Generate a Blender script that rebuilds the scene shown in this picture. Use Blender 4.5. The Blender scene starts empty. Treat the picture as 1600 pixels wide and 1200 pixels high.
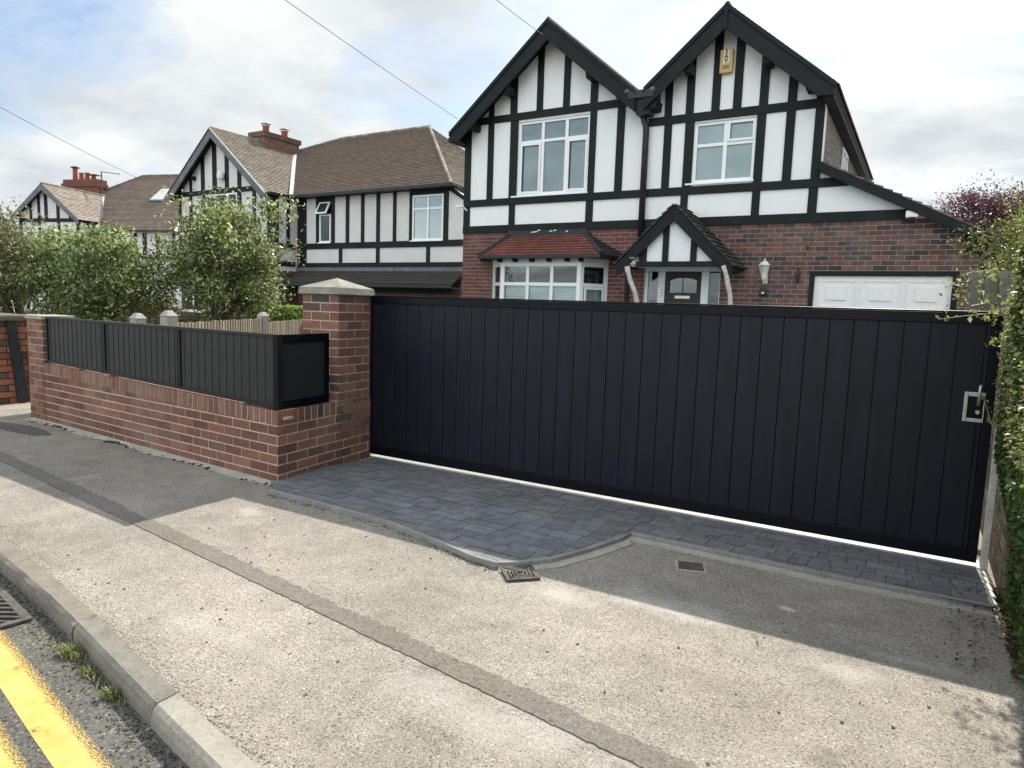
import bpy, math, random
import numpy as np
from mathutils import Vector, Matrix
rnd = random.Random(7)
R = math.radians
S = bpy.context.scene
COL = S.collection
# ------------------------------------------------------------------ camera
EYE = Vector((0, 0, 1.45))
yaw, pit, roll = R(31.0), R(6.5), R(1.9)
F = Vector((-math.sin(yaw)*math.cos(pit), math.cos(yaw)*math.cos(pit), -math.sin(pit)))
R0 = Vector((math.cos(yaw), math.sin(yaw), 0)); U0 = R0.cross(F)
RR = R0*math.cos(roll) + U0*math.sin(roll); UU = -R0*math.sin(roll) + U0*math.cos(roll)
cd = bpy.data.cameras.new('camera'); cam = bpy.data.objects.new('camera', cd); COL.objects.link(cam)
m = Matrix.Identity(4)
for i in range(3):
    m[i][0] = RR[i]; m[i][1] = UU[i]; m[i][2] = -F[i]; m[i][3] = EYE[i]
cam.matrix_world = m
cd.lens = 1058/1600*36; cd.sensor_width = 36; cd.clip_end = 2000; cd.clip_start = 0.05
S.camera = cam
S.render.resolution_x = 1024; S.render.resolution_y = 768
# ------------------------------------------------------------------ light
SUN_DIR = Vector((-0.06, 1.05, 1.0)).normalized()
EL = math.asin(SUN_DIR.z); AZ = math.atan2(SUN_DIR.x, SUN_DIR.y)
sl = bpy.data.lights.new('sun', 'SUN'); sl.energy = 4.2; sl.angle = R(0.6); sl.color = (1, .93, .82)
so = bpy.data.objects.new('sun', sl); COL.objects.link(so)
so.rotation_euler = SUN_DIR.to_track_quat('Z', 'Y').to_euler(); so.location = (0, 0, 30)
W = bpy.data.worlds.new('World'); S.world = W; W.use_nodes = True
S.view_settings.view_transform = 'Standard'; S.view_settings.look = 'None'
S.view_settings.exposure = 0.96; S.view_settings.gamma = 1
def world():
    nt = W.node_tree; nt.nodes.clear(); N = nt.nodes.new; L = nt.links.new
    out = N('ShaderNodeOutputWorld'); bg = N('ShaderNodeBackground'); bg.inputs[1].default_value = 0.1
    sky = N('ShaderNodeTexSky'); sky.sky_type = 'NISHITA'; sky.sun_disc = False
    sky.sun_elevation = EL; sky.sun_rotation = AZ; sky.air_density = 1; sky.dust_density = 1.5
    tc = N('ShaderNodeTexCoord'); sep = N('ShaderNodeSeparateXYZ'); L(tc.outputs['Generated'], sep.inputs[0])
    def mth(op, a, b=None, c=None):
        n = N('ShaderNodeMath'); n.operation = op
        for i, v in enumerate((a, b, c)):
            if v is None: continue
            if isinstance(v, (int, float)): n.inputs[i].default_value = v
            else: L(v, n.inputs[i])
        return n.outputs[0]
    zz = mth('ADD', mth('MAXIMUM', sep.outputs[2], 0.0), 0.22)
    cx = mth('DIVIDE', sep.outputs[0], zz); cy = mth('DIVIDE', sep.outputs[1], zz)
    cmb = N('ShaderNodeCombineXYZ'); L(cx, cmb.inputs[0]); L(cy, cmb.inputs[1])
    mp = N('ShaderNodeMapping'); L(cmb.outputs[0], mp.inputs[0]); mp.inputs['Rotation'].default_value = (0, 0, R(-25)); mp.inputs['Scale'].default_value = (0.75, 1.5, 1); mp.inputs['Location'].default_value = (3.3, 1.7, 0)
    n1 = N('ShaderNodeTexNoise'); L(mp.outputs[0], n1.inputs['Vector']); n1.inputs['Scale'].default_value = 1.15; n1.inputs['Detail'].default_value = 9; n1.inputs['Roughness'].default_value = .58; n1.inputs['Distortion'].default_value = .35
    n2 = N('ShaderNodeTexNoise'); L(cmb.outputs[0], n2.inputs['Vector']); n2.inputs['Scale'].default_value = 1.9; n2.inputs['Detail'].default_value = 7; n2.inputs['Roughness'].default_value = .55
    r1 = N('ShaderNodeValToRGB'); L(n1.outputs['Fac'], r1.inputs[0])
    r1.color_ramp.elements[0].position = .385; r1.color_ramp.elements[0].color = (.12,)*3+(1,)
    r1.color_ramp.elements[1].position = .55; r1.color_ramp.elements[1].color = (1,)*3+(1,)
    r2 = N('ShaderNodeValToRGB'); L(n2.outputs['Fac'], r2.inputs[0])
    r2.color_ramp.elements[0].position = .38; r2.color_ramp.elements[0].color = (3.55, 3.82, 4.05, 1)
    r2.color_ramp.elements[1].position = .62; r2.color_ramp.elements[1].color = (5.1, 5.25, 5.15, 1)
    # clouds brightened behind the camera and overhead, added as fill light
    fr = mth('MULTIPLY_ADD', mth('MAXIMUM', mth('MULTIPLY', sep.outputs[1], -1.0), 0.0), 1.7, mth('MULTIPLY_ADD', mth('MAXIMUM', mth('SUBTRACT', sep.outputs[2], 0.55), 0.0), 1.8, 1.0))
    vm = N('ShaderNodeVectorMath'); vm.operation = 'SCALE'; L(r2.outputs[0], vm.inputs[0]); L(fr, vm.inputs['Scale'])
    blu = N('ShaderNodeVectorMath'); blu.operation = 'MULTIPLY'; L(sky.outputs[0], blu.inputs[0]); blu.inputs[1].default_value = (.74, .81, .87)
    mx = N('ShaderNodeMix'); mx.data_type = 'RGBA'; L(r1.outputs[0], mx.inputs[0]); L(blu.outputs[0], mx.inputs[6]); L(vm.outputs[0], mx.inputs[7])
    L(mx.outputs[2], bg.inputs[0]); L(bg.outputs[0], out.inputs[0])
world()
# ------------------------------------------------------------------ materials
class NT:
    def __init__(s, name):
        s.m = bpy.data.materials.new(name); s.m.use_nodes = True; s.t = s.m.node_tree
        s.b = s.t.nodes['Principled BSDF']; s.out = s.t.nodes['Material Output']
        s.co = s.t.nodes.new('ShaderNodeTexCoord')
    def n(s, t, **k):
        x = s.t.nodes.new(t)
        for a, v in k.items():
            if hasattr(x, a): setattr(x, a, v)
        return x
    def l(s, a, b): s.t.links.new(a, b)
    def noise(s, scale, detail=4, rough=.5, vec=None, stretch=None):
        x = s.n('ShaderNodeTexNoise'); x.inputs['Scale'].default_value = scale; x.inputs['Detail'].default_value = detail; x.inputs['Roughness'].default_value = rough
        v = vec or s.co.outputs['Object']
        if stretch:
            mp = s.n('ShaderNodeMapping'); mp.inputs['Scale'].default_value = stretch; s.l(v, mp.inputs[0]); v = mp.outputs[0]
        s.l(v, x.inputs['Vector']); return x.outputs['Fac']
    def ramp(s, fac, *st):
        x = s.n('ShaderNodeValToRGB'); e = x.color_ramp.elements
        while len(e) < len(st): e.new(.5)
        for i, (p, c) in enumerate(st):
            e[i].position = p; e[i].color = (c, c, c, 1) if isinstance(c, (int, float)) else tuple(c)+(1,)
        s.l(fac, x.inputs[0]); return x.outputs[0]
    def mix(s, f, a, b, mode='MIX'):
        x = s.n('ShaderNodeMix'); x.data_type = 'RGBA'; x.blend_type = mode
        for i, v in ((0, f), (6, a), (7, b)):
            if isinstance(v, (int, float)): x.inputs[i].default_value = v
            elif isinstance(v, tuple): x.inputs[i].default_value = v+(1,)
            else: s.l(v, x.inputs[i])
        return x.outputs[2]
    def base(s, c):
        if isinstance(c, tuple): s.b.inputs['Base Color'].default_value = c+(1,)
        else: s.l(c, s.b.inputs['Base Color'])
    def bump(s, h, st=.3, d=.01):
        x = s.n('ShaderNodeBump'); x.inputs['Strength'].default_value = st; x.inputs['Distance'].default_value = d
        s.l(h, x.inputs['Height']); s.l(x.outputs[0], s.b.inputs['Normal'])
    def rough(s, v, spec=None):
        s.b.inputs['Roughness'].default_value = v
        if spec is not None: s.b.inputs['Specular IOR Level'].default_value = spec
    def attr(s):
        x = s.n('ShaderNodeAttribute'); x.attribute_name = 'Col'; return x.outputs['Color']
MT = {}
def simple(name, col, rough=.6, spec=.4, var=.15, scale=12, bump=0, bs=60, metal=0, streak=None):
    t = NT(name); a = tuple(max(0, c*(1-var)) for c in col); b = tuple(min(1, c*(1+var)) for c in col)
    f = t.noise(scale, 5, .6, stretch=streak)
    t.base(t.ramp(f, (.3, a), (.7, b))); t.rough(rough, spec); t.b.inputs['Metallic'].default_value = metal
    if bump: t.bump(t.noise(bs, 5, .65), bump, .01)
    MT[name] = t.m; return t.m
simple('timber', (.0095, .0135, .0145), .6, .2, .35, 3, .25, 40, streak=(1, 1, .25))
simple('barge', (.010, .0135, .0165), .6, .2, .25, 5, .2, 30)
simple('gate_black', (.0062, .0086, .0148), .42, .25, .32, 5, .12, 120, streak=(3, 3, .35))
simple('gate_frame_black', (.002, .003, .006), .4, .2, .15, 5, .05, 80)
simple('panel_black', (.019, .022, .021), .45, .35, .1, 4, .04, 90)
simple('panel_frame_black', (.008, .0095, .010), .4, .35, .1, 4)
simple('upvc', (.80, .83, .83), .3, .5, .03, 3)
simple('dark_metal', (.02, .022, .025), .5, .4, .3, 9)
simple('steel', (.55, .55, .52), .35, .5, .2, 30, metal=.8)
simple('gold', (.52, .36, .14), .45, .5, .12, 12)
simple('ink', (.03, .025, .02), .6, .3, .1)
simple('inkpale', (.75, .70, .5), .6, .3, .05)
simple('dark_room', (.045, .045, .045), .9, .1, .2)
simple('lead', (.11, .12, .135), .5, .4, .3, 4)
simple('flashing', (.58, .58, .55), .6, .3, .15, 6)
simple('soil', (.05, .037, .025), .95, .1, .5, 30, .8, 60)
simple('lawn', (.07, .10, .03), .95, .1, .4, 6, .8, 90)
simple('bark', (.17, .15, .12), .9, .1, .35, 25, .6, 50)
simple('driftwood', (.46, .44, .41), .7, .2, .3, 14, .6, 30)
simple('wire', (.02, .02, .022), .7, .2, .05)
simple('terracotta', (.28, .085, .05), .8, .2, .25, 8, .3, 50)
simple('white_plastic', (.78, .78, .76), .4, .4, .04)
simple('lamp_white', (.70, .68, .60), .5, .4, .12, 30)
simple('lamp_glass', (.50, .50, .45), .1, .6, .1)
simple('blind_pale', (.60, .68, .66), .8, .2, .06, 2)
simple('film_sky_reflection', (.27, .34, .39), .8, .2, .2, 1.6)  # grey-blue window film with reflected sky put into its colour
simple('blind_white', (.62, .63, .62), .8, .2, .06, 2)
simple('cast_iron', (.08, .07, .065), .75, .3, .4, 30, .4, 60)
simple('pit', (.012, .012, .012), .95, 0, .2)  # near-black colour standing in for shade inside openings
simple('galv', (.36, .36, .35), .45, .4, .15, 14)
simple('dead_leaf', (.12, .075, .035), .9, .1, .5, 60)
def stone(name, c, v=.3):
    t = NT(name); f = t.noise(7, 8, .7); g = t.noise(60, 4, .7)
    c1 = t.ramp(f, (.25, tuple(x*(1-v) for x in c)), (.5, c), (.75, tuple(min(1, x*(1+v)) for x in c)))
    c2 = t.ramp(g, (.30, (.35, .33, .3)), (.48, (1., 1., 1.)))
    t.base(t.mix(.55, c1, c2, 'MULTIPLY')); t.rough(.9, .2); t.bump(g, .5, .006); MT[name] = t.m
stone('cap_stone', (.25, .24, .205), .4); stone('kerb_grey', (.18, .172, .145), .3); stone('kerb_red', (.19, .168, .143), .3); stone('kerb_pale', (.275, .262, .225), .2)
stone('concrete', (.34, .32, .28), .25); stone('edging', (.22, .22, .21), .25); stone('post_concrete', (.36, .345, .31), .15); stone('moss_stone', (.13, .125, .10), .4); stone('end_post', (.50, .48, .42), .35)
def colmat(name, rough=.85, spec=.2, nv=.25, ns=40, bump=.4, bs=90, tr=0, grime=0):
    t = NT(name); c = t.attr(); f = t.noise(ns, 5, .65)
    c2 = t.mix(1, c, t.ramp(f, (.25, 1-nv*1.4), (.75, 1+nv)), 'MULTIPLY')
    if grime:
        g = t.noise(1.3, 7, .7); c2 = t.mix(t.ramp(g, (.5, 0.0), (.75, grime)), c2, (.42, .38, .33))
    t.base(c2); t.rough(rough, spec)
    if bump: t.bump(t.noise(bs, 5, .7), bump, .006)
    if tr:
        tl = t.n('ShaderNodeBsdfTranslucent'); t.l(c2, tl.inputs[0]); mx = t.n('ShaderNodeMixShader'); mx.inputs[0].default_value = tr
        t.l(t.b.outputs[0], mx.inputs[1]); t.l(tl.outputs[0], mx.inputs[2]); t.l(mx.outputs[0], t.out.inputs[0])
    MT[name] = t.m
colmat('brick', .88, .2, .3, 45, .5, 110, grime=.22)
colmat('tile', .85, .25, .22, 25, .3, 60)
colmat('leaf', .42, .4, .12, 20, 0, tr=.45)
colmat('paver', .8, .3, .22, 14, .4, 160)
colmat('boards', .85, .2, .3, 20, .4, 60)
def mortar(name, c, dirt=.25):
    t = NT(name); f = t.noise(3, 8, .7); t.base(t.ramp(f, (.3, tuple(x*(1-dirt) for x in c)), (.65, c))); t.rough(.95, .1); t.bump(t.noise(120, 4, .7), .5, .004); MT[name] = t.m
mortar('mortar', (.55, .47, .39)); mortar('mortar_house', (.46, .40, .36)); mortar('mortar_dark', (.03, .032, .035))
def render_white():
    t = NT('render_white'); f = t.noise(1.5, 7, .7, stretch=(1, 1, .35)); g = t.noise(45, 5, .75)
    t.base(t.ramp(f, (.25, (.72, .735, .735)), (.45, (.82, .835, .835)), (.75, (.86, .87, .87)))); t.rough(.9, .15); t.bump(g, .65, .012); MT['render_white'] = t.m
    t = NT('render_grey'); f = t.noise(1.5, 7, .7); g = t.noise(30, 5, .75)
    t.base(t.ramp(f, (.3, (.62, .595, .595)), (.7, (.71, .69, .69)))); t.rough(.9, .15); t.bump(g, .8, .015); MT['render_grey'] = t.m
    t = NT('pebbledash'); f = t.noise(14, 8, .8); t.base(t.ramp(f, (.38, (.07, .06, .055)), (.5, (.20, .175, .16)), (.62, (.40, .37, .34)))); t.rough(.95, .1); t.bump(f, .8, .02); MT['pebbledash'] = t.m
render_white()
def glass():
    t = NT('glass'); gl = t.n('ShaderNodeBsdfGlossy'); gl.inputs['Roughness'].default_value = .01; gl.inputs['Color'].default_value = (.80, .86, .88, 1)
    tp = t.n('ShaderNodeBsdfTransparent'); tp.inputs[0].default_value = (.90, .93, .93, 1)
    fr = t.n('ShaderNodeFresnel'); fr.inputs['IOR'].default_value = 1.5
    ma = t.n('ShaderNodeMath'); ma.operation = 'MULTIPLY_ADD'; ma.inputs[1].default_value = 1.25; ma.inputs[2].default_value = .0; ma.use_clamp = True; t.l(fr.outputs[0], ma.inputs[0])
    mx = t.n('ShaderNodeMixShader'); t.l(ma.outputs[0], mx.inputs[0]); t.l(tp.outputs[0], mx.inputs[1]); t.l(gl.outputs[0], mx.inputs[2]); t.l(mx.outputs[0], t.out.inputs[0])
    MT['glass'] = t.m
glass()
def aggregate(name, lo, mid, hi, sc=170, patch=.25, bump=.5, tint=(.9, .93, .85), dust=0):
    t = NT(name); P = t.co.outputs['Object']
    v = t.n('ShaderNodeTexVoronoi'); v.inputs['Scale'].default_value = sc; t.l(P, v.inputs['Vector'])
    sp = t.n('ShaderNodeSeparateColor'); t.l(v.outputs['Color'], sp.inputs[0])
    n1 = t.noise(sc*.55, 3, .6)
    mm = t.n('ShaderNodeMath'); mm.operation = 'MULTIPLY_ADD'; mm.inputs[1].default_value = .55; t.l(sp.outputs[0], mm.inputs[0])
    m2 = t.n('ShaderNodeMath'); m2.operation = 'MULTIPLY'; m2.inputs[1].default_value = .5; t.l(n1, m2.inputs[0]); t.l(m2.outputs[0], mm.inputs[2])
    c = t.ramp(mm.outputs[0], (.22, lo), (.42, mid), (.72, mid), (.92, hi))
    big = t.noise(.9, 6, .6); md = t.noise(5.5, 6, .65)
    c = t.mix(1, c, t.ramp(big, (.3, 1-patch), (.7, 1+patch*.5)), 'MULTIPLY')
    c = t.mix(1, c, t.ramp(md, (.3, 1-patch*.6), (.65, 1.05)), 'MULTIPLY')
    c = t.mix(t.ramp(t.noise(.7, 4, .6, stretch=(1, 1.7, 1)), (.45, 0.), (.65, .6)), c, t.mix(1, c, tint, 'MULTIPLY'))
    # tar spots and dark specks
    sk = t.noise(38, 2, .5); c = t.mix(t.ramp(sk, (.215, .85), (.245, 0.)), c, (.03, .028, .025))
    if dust:
        # pale cement dust left by the builders and worn lighter areas
        for (px, py, rx, ry, am) in ((-1.0, 3.15, .75, .30, .55), (-1.45, 3.0, .5, .25, .4), (-.15, 3.0, .55, .22, .35), (-3.85, 2.95, .35, .28, .55), (-.45, 3.5, .14, .08, .9), (.1, 3.25, .5, .12, .3), (-1.2, 1.9, 1.4, .35, .3), (-2.6, 1.75, 1.2, .2, .25)):
            mp = t.n('ShaderNodeMapping'); mp.inputs['Location'].default_value = (-px/rx, -py/ry, 0); mp.inputs['Scale'].default_value = (1/rx, 1/ry, 0); t.l(P, mp.inputs[0])
            ln = t.n('ShaderNodeVectorMath'); ln.operation = 'LENGTH'; t.l(mp.outputs[0], ln.inputs[0])
            wob = t.n('ShaderNodeMath'); wob.operation = 'MULTIPLY_ADD'; wob.inputs[1].default_value = 1.1; t.l(t.noise(6+px, 5, .7), wob.inputs[0]); t.l(ln.outputs['Value'], wob.inputs[2])
            c = t.mix(t.ramp(wob.outputs[0], (.55, am), (1.5, 0.)), c, (.50, .49, .46))
        st = t.noise(2.3, 7, .72, stretch=(1, 1.6, 1)); c = t.mix(t.ramp(st, (.30, .55), (.42, 0.)), c, (.10, .09, .075))
        ck = t.n('ShaderNodeTexVoronoi'); ck.feature = 'DISTANCE_TO_EDGE'; ck.inputs['Scale'].default_value = .55
        dv = t.n('ShaderNodeVectorMath'); dv.operation = 'MULTIPLY_ADD'; nz = t.n('ShaderNodeTexNoise'); nz.inputs['Scale'].default_value = 3; nz.inputs['Detail'].default_value = 6; t.l(P, nz.inputs['Vector']); t.l(nz.outputs['Color'], dv.inputs[0]); dv.inputs[1].default_value = (.5, .5, 0); t.l(P, dv.inputs[2]); t.l(dv.outputs[0], ck.inputs['Vector'])
        c = t.mix(t.ramp(ck.outputs['Distance'], (.0, .16), (.004, 0.)), c, (.06, .055, .05))
        sx = t.n('ShaderNodeSeparateXYZ'); t.l(P, sx.inputs[0]); kd = t.n('ShaderNodeMath'); kd.operation = 'MULTIPLY_ADD'; kd.inputs[1].default_value = .164; t.l(sx.outputs[0], kd.inputs[0]); t.l(sx.outputs[1], kd.inputs[2])
        pn = t.noise(75, 3, .6); near = t.ramp(kd.outputs[0], (1.03, .0), (1.0, .0)); near = t.n('ShaderNodeMapRange'); near.inputs['From Min'].default_value = 1.02; near.inputs['From Max'].default_value = 1.30; near.inputs['To Min'].default_value = .19; near.inputs['To Max'].default_value = -.02; t.l(kd.outputs[0], near.inputs['Value'])
        a2 = t.n('ShaderNodeMath'); a2.operation = 'SUBTRACT'; t.l(pn, a2.inputs[0]); t.l(near.outputs[0], a2.inputs[1])
        c = t.mix(t.ramp(a2.outputs[0], (.24, .9), (.27, 0.)), c, (.045, .042, .035))
    t.base(c); t.rough(.9, .25)
    t.bump(mm.outputs[0], bump, .005); MT[name] = t.m
aggregate('footway', (.068, .061, .054), (.305, .275, .238), (.69, .65, .59), 190, .30, 1.0, tint=(.90, .97, .93), dust=1)
aggregate('trench', (.07, .064, .057), (.165, .15, .132), (.30, .275, .24), 165, .15, .6)
aggregate('smooth_tarmac', (.13, .125, .115), (.205, .20, .185), (.30, .29, .27), 260, .25, .3)
aggregate('road', (.02, .02, .02), (.12, .115, .105), (.36, .345, .31), 120, .3, 1.0)
aggregate('ground', (.12, .11, .09), (.2, .19, .17), (.3, .3, .27), 60, .25, .3)
aggregate('drive', (.12, .12, .12), (.17, .18, .19), (.25, .25, .25), 60, .25, .3)
def yellow():
    t = NT('yellow_paint'); uv = t.co.outputs['UV']; sp = t.n('ShaderNodeSeparateXYZ'); t.l(uv, sp.inputs[0])
    n = t.noise(150, 4, .7); n2 = t.noise(9, 5, .7)
    edge = t.ramp(sp.outputs[0], (.0, .16), (.03, .0), (.66, .0), (.74, .17), (1, .27))
    a = t.n('ShaderNodeMath'); a.operation = 'SUBTRACT'; t.l(n, a.inputs[0]); t.l(edge, a.inputs[1])
    mask = t.ramp(a.outputs[0], (.27, 0.), (.31, 1.))
    crk = t.ramp(n2, (.30, 0.2), (.34, 1.))
    mk = t.mix(1, mask, crk, 'MULTIPLY')
    t.base(t.mix(t.ramp(n2, (.35, 0.), (.7, 1.)), (.46, .305, .08), (.58, .42, .14))); t.rough(.7, .3)
    tp = t.n('ShaderNodeBsdfTransparent'); mx = t.n('ShaderNodeMixShader'); t.l(mk, mx.inputs[0]); t.l(tp.outputs[0], mx.inputs[1]); t.l(t.b.outputs[0], mx.inputs[2]); t.l(mx.outputs[0], t.out.inputs[0])
    MT['yellow_paint'] = t.m
yellow()
# ------------------------------------------------------------------ mesh builder
ROOT = {}      # object name -> matrix of its thing
class MB:
    def __init__(s): s.v = []; s.f = []; s.c = []; s.uv = None
    def face(s, pts, col=(1, 1, 1)):
        i = len(s.v); s.v += [tuple(p) for p in pts]; s.f.append(tuple(range(i, i+len(pts)))); s.c.append(col)
    def hexa(s, b, t, col=(1, 1, 1), bottom=True):
        # b, t: matching loops (bottom and top), b counter-clockwise seen from t
        i = len(s.v); n = len(b); s.v += [tuple(p) for p in b]+[tuple(p) for p in t]
        if bottom: s.f.append(tuple(i+k for k in reversed(range(n)))); s.c.append(col)
        s.f.append(tuple(i+n+k for k in range(n))); s.c.append(col)
        for k in range(n):
            k2 = (k+1) % n; s.f.append((i+k, i+k2, i+n+k2, i+n+k)); s.c.append(col)
    def box(s, x0, x1, y0, y1, z0, z1, col=(1, 1, 1)):
        if x1 < x0: x0, x1 = x1, x0
        if y1 < y0: y0, y1 = y1, y0
        if z1 < z0: z0, z1 = z1, z0
        s.hexa([(x0, y0, z0), (x1, y0, z0), (x1, y1, z0), (x0, y1, z0)], [(x0, y0, z1), (x1, y0, z1), (x1, y1, z1), (x0, y1, z1)], col)
    def xz(s, pts, y0, y1, col=(1, 1, 1)):
        # polygon in x,z extruded from y0 (front, smaller) to y1
        a = sum(pts[i][0]*pts[(i+1) % len(pts)][1]-pts[(i+1) % len(pts)][0]*pts[i][1] for i in range(len(pts)))
        if a < 0: pts = pts[::-1]
        s.hexa([(x, y1, z) for x, z in pts][::1], [(x, y0, z) for x, z in pts], col)
    def fbox(s, O, U, V, N, u0, u1, v0, v1, n0, n1, col=(1, 1, 1)):
        P = lambda a, b, c: O+U*a+V*b+N*c
        s.hexa([P(u0, v0, n0), P(u1, v0, n0), P(u1, v1, n0), P(u0, v1, n0)], [P(u0, v0, n1), P(u1, v0, n1), P(u1, v1, n1), P(u0, v1, n1)], col)
    def tube(s, pts, rad, n=8, col=(1, 1, 1), cap=True):
        pts = [Vector(p) for p in pts]; rs = rad if isinstance(rad, (list, tuple)) else [rad]*len(pts)
        rings = []
        for i, p in enumerate(pts):
            d = (pts[min(i+1, len(pts)-1)]-pts[max(i-1, 0)]).normalized()
            a = d.cross(Vector((0, 0, 1))) if abs(d.z) < .9 else d.cross(Vector((1, 0, 0))); a.normalize(); b = d.cross(a)
            k = len(s.v); s.v += [tuple(p+(a*math.cos(2*math.pi*j/n)+b*math.sin(2*math.pi*j/n))*rs[i]) for j in range(n)]; rings.append(k)
        for i in range(len(pts)-1):
            for j in range(n):
                j2 = (j+1) % n; s.f.append((rings[i]+j2, rings[i]+j, rings[i+1]+j, rings[i+1]+j2)); s.c.append(col)
        if cap:
            s.f.append(tuple(rings[0]+j for j in range(n))); s.c.append(col)
            s.f.append(tuple(rings[-1]+j for j in reversed(range(n)))); s.c.append(col)
    def lathe(s, c, prof, n=12, col=(1, 1, 1), sq=False):
        c = Vector(c); rings = []
        for r, z in prof:
            k = len(s.v); s.v += [tuple(c+Vector((r*math.cos(2*math.pi*(j+.5)/n), r*math.sin(2*math.pi*(j+.5)/n), z))) for j in range(n)]; rings.append(k)
        for i in range(len(prof)-1):
            for j in range(n):
                j2 = (j+1) % n; s.f.append((rings[i]+j, rings[i]+j2, rings[i+1]+j2, rings[i+1]+j)); s.c.append(col)
        s.f.append(tuple(rings[-1]+j for j in range(n))); s.c.append(col)
        s.f.append(tuple(rings[0]+j for j in reversed(range(n)))); s.c.append(col)
    def build(s, name, mat, parent=None, smooth=False, bevel=0, local=False):
        me = bpy.data.meshes.new(name); vs = s.v
        if parent is not None and not local:
            M = ROOT[parent.name].inverted(); vs = [tuple(M @ Vector(v)) for v in vs]
        me.from_pydata(vs, [], s.f); me.materials.append(MT[mat] if isinstance(mat, str) else mat)
        ca = me.color_attributes.new('Col', 'FLOAT_COLOR', 'CORNER')
        cnt = np.array([len(f) for f in s.f]); cc = np.ones((len(s.f), 4), 'f'); cc[:, :3] = np.array(s.c, 'f').reshape(-1, 3)
        ca.data.foreach_set('color', np.repeat(cc, cnt, axis=0).ravel())
        if s.uv:
            ul = me.uv_layers.new(name='UVMap'); ul.data.foreach_set('uv', np.array(s.uv, 'f').ravel())
        if smooth: me.shade_smooth()
        o = bpy.data.objects.new(name, me); COL.objects.link(o)
        if parent is not None: o.parent = parent; ROOT[o.name] = ROOT[parent.name]
        else: ROOT[o.name] = Matrix.Identity(4)
        if bevel:
            b = o.modifiers.new('bevel', 'BEVEL'); b.width = bevel; b.segments = 2; b.limit_method = 'ANGLE'
        return o
def thing(name, label, cat, loc=(0, 0, 0), rz=0, group=None):
    o = bpy.data.objects.new(name, None); o.empty_display_size = .2; COL.objects.link(o); o.location = loc; o.rotation_euler = (0, 0, rz)
    ROOT[o.name] = Matrix.Translation(loc) @ Matrix.Rotation(rz, 4, 'Z'); return tag(o, label, cat, group)
def tag(o, label, cat, group=None):
    o['label'] = label; o['category'] = cat
    if group: o['group'] = group
    return o
def struct(o, kind='structure'): o['kind'] = kind; return o
def B1(fn, name, mat, parent=None, **k):
    b = MB(); fn(b); return b.build(name, mat, parent, **k)
def boxp(name, mat, parent, *a, **k):
    b = MB(); b.box(*a); return b.build(name, mat, parent, **k)
# ---- convex clipping
def clip(poly, cl):
    out = poly
    n = len(cl)
    for i in range(n):
        a, b = cl[i], cl[(i+1) % n]; inp, out = out, []
        if not inp: return []
        def sd(p): return (b[0]-a[0])*(p[1]-a[1])-(b[1]-a[1])*(p[0]-a[0])
        for j in range(len(inp)):
            p, q = inp[j], inp[(j+1) % len(inp)]; dp, dq = sd(p), sd(q)
            if dp >= 0: out.append(p)
            if (dp >= 0) != (dq >= 0):
                t = dp/(dp-dq); out.append((p[0]+(q[0]-p[0])*t, p[1]+(q[1]-p[1])*t))
    return out
def area(p): return .5*sum(p[i][0]*p[(i+1) % len(p)][1]-p[(i+1) % len(p)][0]*p[i][1] for i in range(len(p)))
def ccw(p): return p if area(p) > 0 else p[::-1]
RED = [(.20, .096, .067), (.18, .085, .06), (.158, .075, .054), (.23, .115, .078), (.138, .066, .05), (.195, .092, .063), (.155, .08, .062)]
def brickcol(pal, dark=0):
    c = rnd.choice(pal)
    if rnd.random() < dark: c = rnd.choice([(.055, .045, .045), (.075, .055, .05), (.09, .062, .055)])
    k = rnd.uniform(.97, 1.22); return tuple(x*k for x in c)
def bricks(b, O, U, polys, bw, bh, j=.010, t=.006, u0=0, v0=0, pal=RED, dark=0, N=None, par=0, zf=None, colf=None, jit=.0012):
    O = Vector(O); U = Vector(U).normalized(); V = Vector((0, 0, 1)); N = N or U.cross(V)
    for poly in polys:
        poly = ccw(poly); ux = [p[0] for p in poly]; vx = [p[1] for p in poly]
        r0 = int(math.floor((min(vx)-v0)/bh))-1; r1 = int((max(vx)-v0)/bh)+2
        for r in range(r0, r1):
            sh = (bw/2 if (r+par) % 2 else 0)
            c0 = int(math.floor((min(ux)-u0-sh)/bw))-1; c1 = int((max(ux)-u0-sh)/bw)+2
            for c in range(c0, c1):
                a = u0+sh+c*bw; z = v0+r*bh
                q = clip([(a, z), (a+bw-j, z), (a+bw-j, z+bh-j), (a, z+bh-j)], poly)
                if len(q) < 3 or area(q) < bw*bh*.03: continue
                tt = t+rnd.uniform(-jit, jit)
                col = colf(a, z) if colf else brickcol(pal, dark)
                b.hexa([O+U*x+V*y-N*.004 for x, y in q], [O+U*x+V*y+N*tt for x, y in q], col, bottom=False)
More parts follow.
